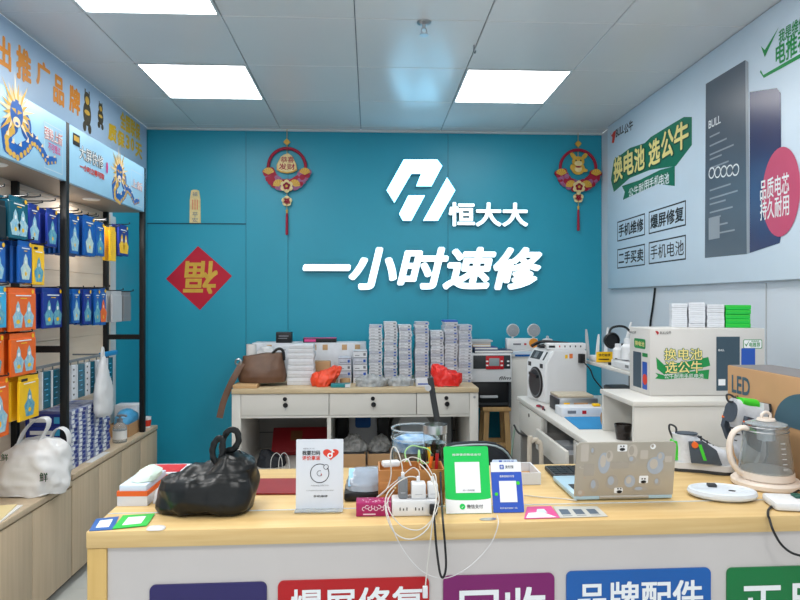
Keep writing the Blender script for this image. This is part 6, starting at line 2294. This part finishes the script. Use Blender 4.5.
# ------------------------------------------------------------------ kettle, dish, sneakers
KY = 1.69
kx = xw(766, KY)
t = thing('glass_kettle', 'clear glass electric kettle with cream handle and base on the counter', 'kettle', (kx, KY, CZ + .0012))
t.scale = (1, 1, .94)
KGL = mat('kettle_glass', (232, 238, 240), .04, trans=.92, var=0, ior=1.3)
MB(KCREAM).lathe([(.001, 0), (.082, 0), (.086, .004), (.086, .014), (.08, .02), (.001, .02)], seg=48).build('base_plate', t)
MB(KCREAM).lathe([(.001, .0205), (.066, .0205), (.069, .024), (.068, .042), (.064, .043), (.001, .043)], seg=48).build('body_ring', t)
MB(KGL).lathe([(.066, .0435), (.067, .05), (.054, .155), (.054, .172), (.052, .172), (.052, .154), (.0645, .05), (.0635, .0435)], seg=48, caps=False).build('glass_body', t)
MB(mat('heating_plate', (214, 210, 206), .3, metal=.4)).lathe([(.001, .0435), (.062, .0435), (.062, .0465), (.001, .0465)], seg=40).build('heating_plate', t)
MB(STEEL).lathe([(.046, .1), (.046, .16)], seg=32, caps=False).build('strainer_ring', t) if False else None
mb = MB([STEEL, PRINTW])
for z_ in (.158, .171):
    mb.tube([(.0545 * math.cos(R(a)), .0545 * math.sin(R(a)), z_) for a in range(0, 360, 8)], .0013, seg=6, smooth=0, closed=True)
mb.build('neck_band', t)
ld = MB(CLEARP).lathe([(.001, .178), (.05, .1745), (.051, .1775), (.03, .184), (.001, .186)], seg=40).build('lid', t)
mb = MB(KCREAM)
mb.lathe([(.001, .186), (.024, .186), (.022, .192), (.001, .193)], seg=28)
mb.tube([(-.011, 0, .191), (-.0115, 0, .203), (0, 0, .21), (.0115, 0, .203), (.011, 0, .191)], .004, seg=10)
mb.build('lid_knob', ld)
mb = MB(LGREY)
mb.lathe([(.02, .13), (.02, .172), (.022, .172), (.022, .13), (.02, .13)], seg=24, caps=False)
mb.build('tea_strainer', t)
mb = MB(KCREAM)
mb.tube([(-.05, 0, .163), (-.07, 0, .165), (-.092, 0, .15), (-.102, 0, .115), (-.098, 0, .075), (-.08, 0, .045), (-.064, 0, .032)], .009, seg=12, flat=(.009, .0075))
mb.build('handle', t)
mb = MB(PRINTW)
for k in range(6):
    a = R(-80)
    z_ = .06 + k * .014
    rr = .067 - (z_ - .05) * .143 + .0006
    mb.box(rr * math.cos(a) - .006, rr * math.cos(a) + .006, rr * math.sin(a) - .0012, rr * math.sin(a) - .0002, z_, z_ + .0015)
mb.build('measure_marks', t)
c_ = cable('power_cable', 'black cord running from the glass kettle base over the counter edge', [Vector((kx + .03, KY - .09, CZ + .012)), PZ(785, 498, CZ + .004), PZ(776, 503, CZ + .004), PZ(769, 509, CZ + .004), PZ(768, 515, CZ + .004), PZ(769.5, 519, CZ - .004), PY(773, 530, 1.425), PY(781, 544, 1.422), PY(792, 553, 1.422), PY(806, 557, 1.422)], .0028, BLACK)
P_ = PZ(722, 497, CZ)
t = thing('oval_charging_base', 'white oval dish-like device with dark marks before the sneakers', 'device', (P_.x, P_.y, CZ + .0012), (0, 0, -.25))
MB(mat('cool_white', (214, 222, 230), .3, var=.02)).lathe([(.001, 0), (.85, 0), (.98, .006), (1, .012), (.96, .02), (.9, .021), (.86, .0185), (.001, .0185)], seg=48, sx=.083, sy=.06).build('dish', t) if False else None
mb = MB(mat('cool_white', (214, 222, 230), .3, var=.02))
mb.lathe([(.0008, 0), (.07, 0), (.08, .005), (.083, .011), (.08, .019), (.074, .0205), (.071, .0185), (.0008, .0185)], seg=48, sy=.7)
mb.build('dish', t)
mb = MB([INK, DARK])
mb.m(1).box(-.03, -.008, .012, .03, .0186, .026, bev=.002).m(0).prism([(.012, -.012), (.026, -.016), (.03, -.008), (.02, -.003), (.014, -.005)], .0186, .0192)
mb.build('dark_marks', t)
P_ = PZ(796, 513, CZ)
t = thing('white_adapter_box', 'flat white device with a dark green patch at the right counter edge', 'device', (P_.x + .02, P_.y + .01, CZ + .0012), (0, 0, -.2))
MB(WHITE).box(-.06, .06, -.01, .075, 0, .02, bev=.006).build('housing', t)
MB(mat('dark_green_patch', (30, 84, 72), .5)).box(.0, .04, .03, .06, .0203, .026, bev=.002).build('green_patch', t)
SHW = mat('sneaker_mesh', (204, 208, 214), .7, var=.08, scale=60)
SHG = mat('sneaker_dark', (66, 76, 88), .7, var=.1, scale=50)


def sneaker(name, label, loc, rot, L=.22):
    """Running shoe along +x (toe), sole down at z=0, built about its heel."""
    t = thing(name, label, 'shoe', loc, rot, 'sneakers on the counter')
    outline = [(0, .030), (.08, .036), (.25, .034), (.45, .034), (.62, .042), (.78, .046), (.9, .040), (.97, .026), (1, .008)]
    pts = [(x * L, y) for x, y in outline] + [(x * L, -y * .92) for x, y in outline[::-1]]
    sl = MB([DARK]).prism(pts, 0, .008).build('outsole', t)
    MB([mat('midsole_white', (206, 208, 212), .6)]).prism([(x * .995 + .001, y * .98) for x, y in pts], .0085, .026).build('midsole', t)
    rings = []
    for z_, a, b_, k in ((.0262, .0, 1.0, 1), (.04, .0, .985, .98), (.055, .005, .93, .9), (.068, .01, .78, .78), (.08, .012, .58, .7), (.095, .01, .42, .66), (.105, .0, .36, .62)):
        rg = []
        n = 26
        for i in range(n):
            s_ = i / n
            side = 1 if s_ < .5 else -1
            u = s_ * 2 if s_ < .5 else 2 - s_ * 2
            x = a + (b_ - a) * (.5 - .5 * math.cos(PI * u))
            f_ = (x - a) / max(.01, b_ - a)
            y = .042 * k * math.sin(PI * min(1, max(0, f_))) ** .45 * (1 if side > 0 else .92) * side
            rg.append((x * L, y, z_))
        rings.append(rg)
    MB([SHW]).loft(rings).build('upper', t)
    mb = MB(SHG)
    for sd in (1, -1):
        mb.loft([[(x * L, sd * (.0325 * k), z_) for x, z_ in ((.28, .03), (.74, .03), (.66, .07), (.46, .094), (.24, .09))] for k in (1.0, 1.42)])
    mb.build('side_panel', t)
    for sd in (1, -1):
        mb = MB(LIME)
        mb.loft([[(x * L, sd * k, z_) for x, z_ in ((.46, .04), (.51, .04), (.43, .085), (.38, .085))] for k in (.045, .047)])
        mb.build('lime_stripe', t)
    mb = MB(LIME)
    mb.loft(blob_rings([(.03, -.006, .03, -.022, .022), (.085, -.004, .02, -.019, .019)], n=20))
    mb.build('heel_patch', t)
    for sd in (1, -1):
        mb = MB(ORANGE)
        mb.cyl((.33 * L, sd * .033, .083), (.33 * L, sd * .049, .083), .009, seg=14)
        mb.build('orange_dot', t)
    mb = MB([SHG])
    mb.loft(blob_rings([(.1052, .012, .07, -.022, .022), (.109, .012, .072, -.024, .024)], n=24))
    mb.build('collar', t)
    mb = MB([DARK])
    mb.tube([(.004, 0, .09), (-.006, 0, .115), (-.004, 0, .13), (.012, 0, .122), (.012, 0, .1)], .003, seg=8)
    mb.build('heel_loop', t)
    mb = MB([BLACK])
    for k in range(4):
        x = (.44 + k * .09) * L
        z_ = .096 - k * .012
        mb.tube([(x, -.02, z_ - .01), (x + .004, 0, z_ + .004), (x, .02, z_ - .01)], .0022, seg=6)
    mb.build('laces', t)
    return t


P_ = PZ(683, 474, CZ)
sneaker('sneaker', 'grey and lime sneaker lying on its sole before the cubby', (P_.x - .005, P_.y + .06, CZ + .0012), (0, 0, R(-20)), .175)
sneaker('sneaker', 'grey and lime sneaker standing on its toe against the monitor carton', (1.16, 1.84, CZ + .2), (R(0), R(80), R(192)), .19)

# ------------------------------------------------------------------ chair and tube frame behind the counter
t = thing('office_chair', 'dark mesh office chair with pale piping behind the counter', 'chair', (.33, 2.42, 0), (0, 0, R(8)))
mb = MB(MESHK)
def back_poly(s, n=32):
    out = []
    for k in range(n):
        a = 2 * PI * k / n
        c_, s_ = math.cos(a), math.sin(a)
        out.append((.2 * s * math.copysign(abs(c_) ** .7, c_), .22 * s * math.copysign(abs(s_) ** .7, s_)))
    return out
TB = Matrix.Translation((0, -.18, .63)) @ Matrix.Rotation(PI / 2, 4, 'X')
def bent(p, off):
    return Vector((p[0], off + .9 * p[0] ** 2 * 1.2, p[1]))
mb.loft([[Vector((0, -.2, .625)) + bent(p, o_) for p in back_poly(s_)] for s_, o_ in ((.82, .0), (.91, .012), (.91, .028), (.82, .04))])
mb.build('backrest', t)
mb = MB(mat('pale_piping', (170, 186, 190), .5))
mb.tube([Vector((0, -.2, .625)) + bent(p, .006) for p in back_poly(.87)], .004, seg=6, smooth=0, closed=True)
mb.build('piping', t)
MB(MESHK).box(-.22, .22, -.14, .28, .41, .48, bev=.03, seg=3).build('seat', t)
mb = MB(BLACK)
mb.tube([(0, .05, .4), (0, -.16, .4), (0, -.24, .48), (0, -.21, .56)], .018, seg=8)
mb.build('back_bracket', t)
MB(STEEL).cyl((0, .06, .08), (0, .06, .41), .025).build('column', t)
for k in range(5):
    a = R(72 * k + 20)
    lg = MB(BLACK).tube([(0, .06, .1), (.26 * math.cos(a), .06 + .26 * math.sin(a), .07)], .018, seg=8).build('leg', t)
    MB(BLACK).lathe([(.001, -.012), (.028, -.012), (.028, .012), (.001, .012)], c=(.26 * math.cos(a), .06 + .26 * math.sin(a), .0285), seg=16, T=Matrix.Rotation(PI / 2, 3, 'X')).build('caster', lg)
mb = MB(mat('cream_tube', (206, 196, 180), .4))
xa_, xb_ = xw(536, 2.9), xw(546, 2.9)
zt = PY(540, 439.5, 2.9).z
for k, dy in enumerate((0,)):
    mb.tube([(xa_, 2.9 + dy, 0), (xa_, 2.9 + dy, zt - .04), (xa_ + .01, 2.9 + dy, zt - .01), (xa_ + .03, 2.9 + dy, zt), (xb_ - .01, 2.9 + dy, zt - .015), (xb_ + .008, 2.9 + dy, zt - .08), (xb_ + .01, 2.9 + dy, 0)], .011, seg=8)
mb.cyl((xa_ - .01, 2.9, .011), (xa_ - .01, 3.2, .011), .011).cyl((xb_ + .01, 2.9, .011), (xb_ + .01, 3.2, .011), .011).cyl((xa_, 2.9, .3), (xb_ + .01, 2.9, .3), .008)
o = tag(mb.build('tube_frame'), 'cream bent tube frame standing before the workbench drawers', 'frame')
o.location.x = -.03
o = cable('floor_cable', 'pale green cables hanging down beside the slim cabinet behind the stool', [PY(x, y, 4.0) for x, y in ((515, 428), (513, 440), (511.5, 455), (510, 470), (508, 490))], .006, mat('pale_green_cord', (150, 176, 160), .5))
o = cable('power_cable', 'black cord drooping along the workbench end below its first drawer', [PY(x, y, yy) for x, y, yy in ((514, 425, 3.72), (519, 433, 3.66), (530, 437, 3.5), (541, 437.5, 3.3), (548, 433, 3.2))], .006, BLACK)
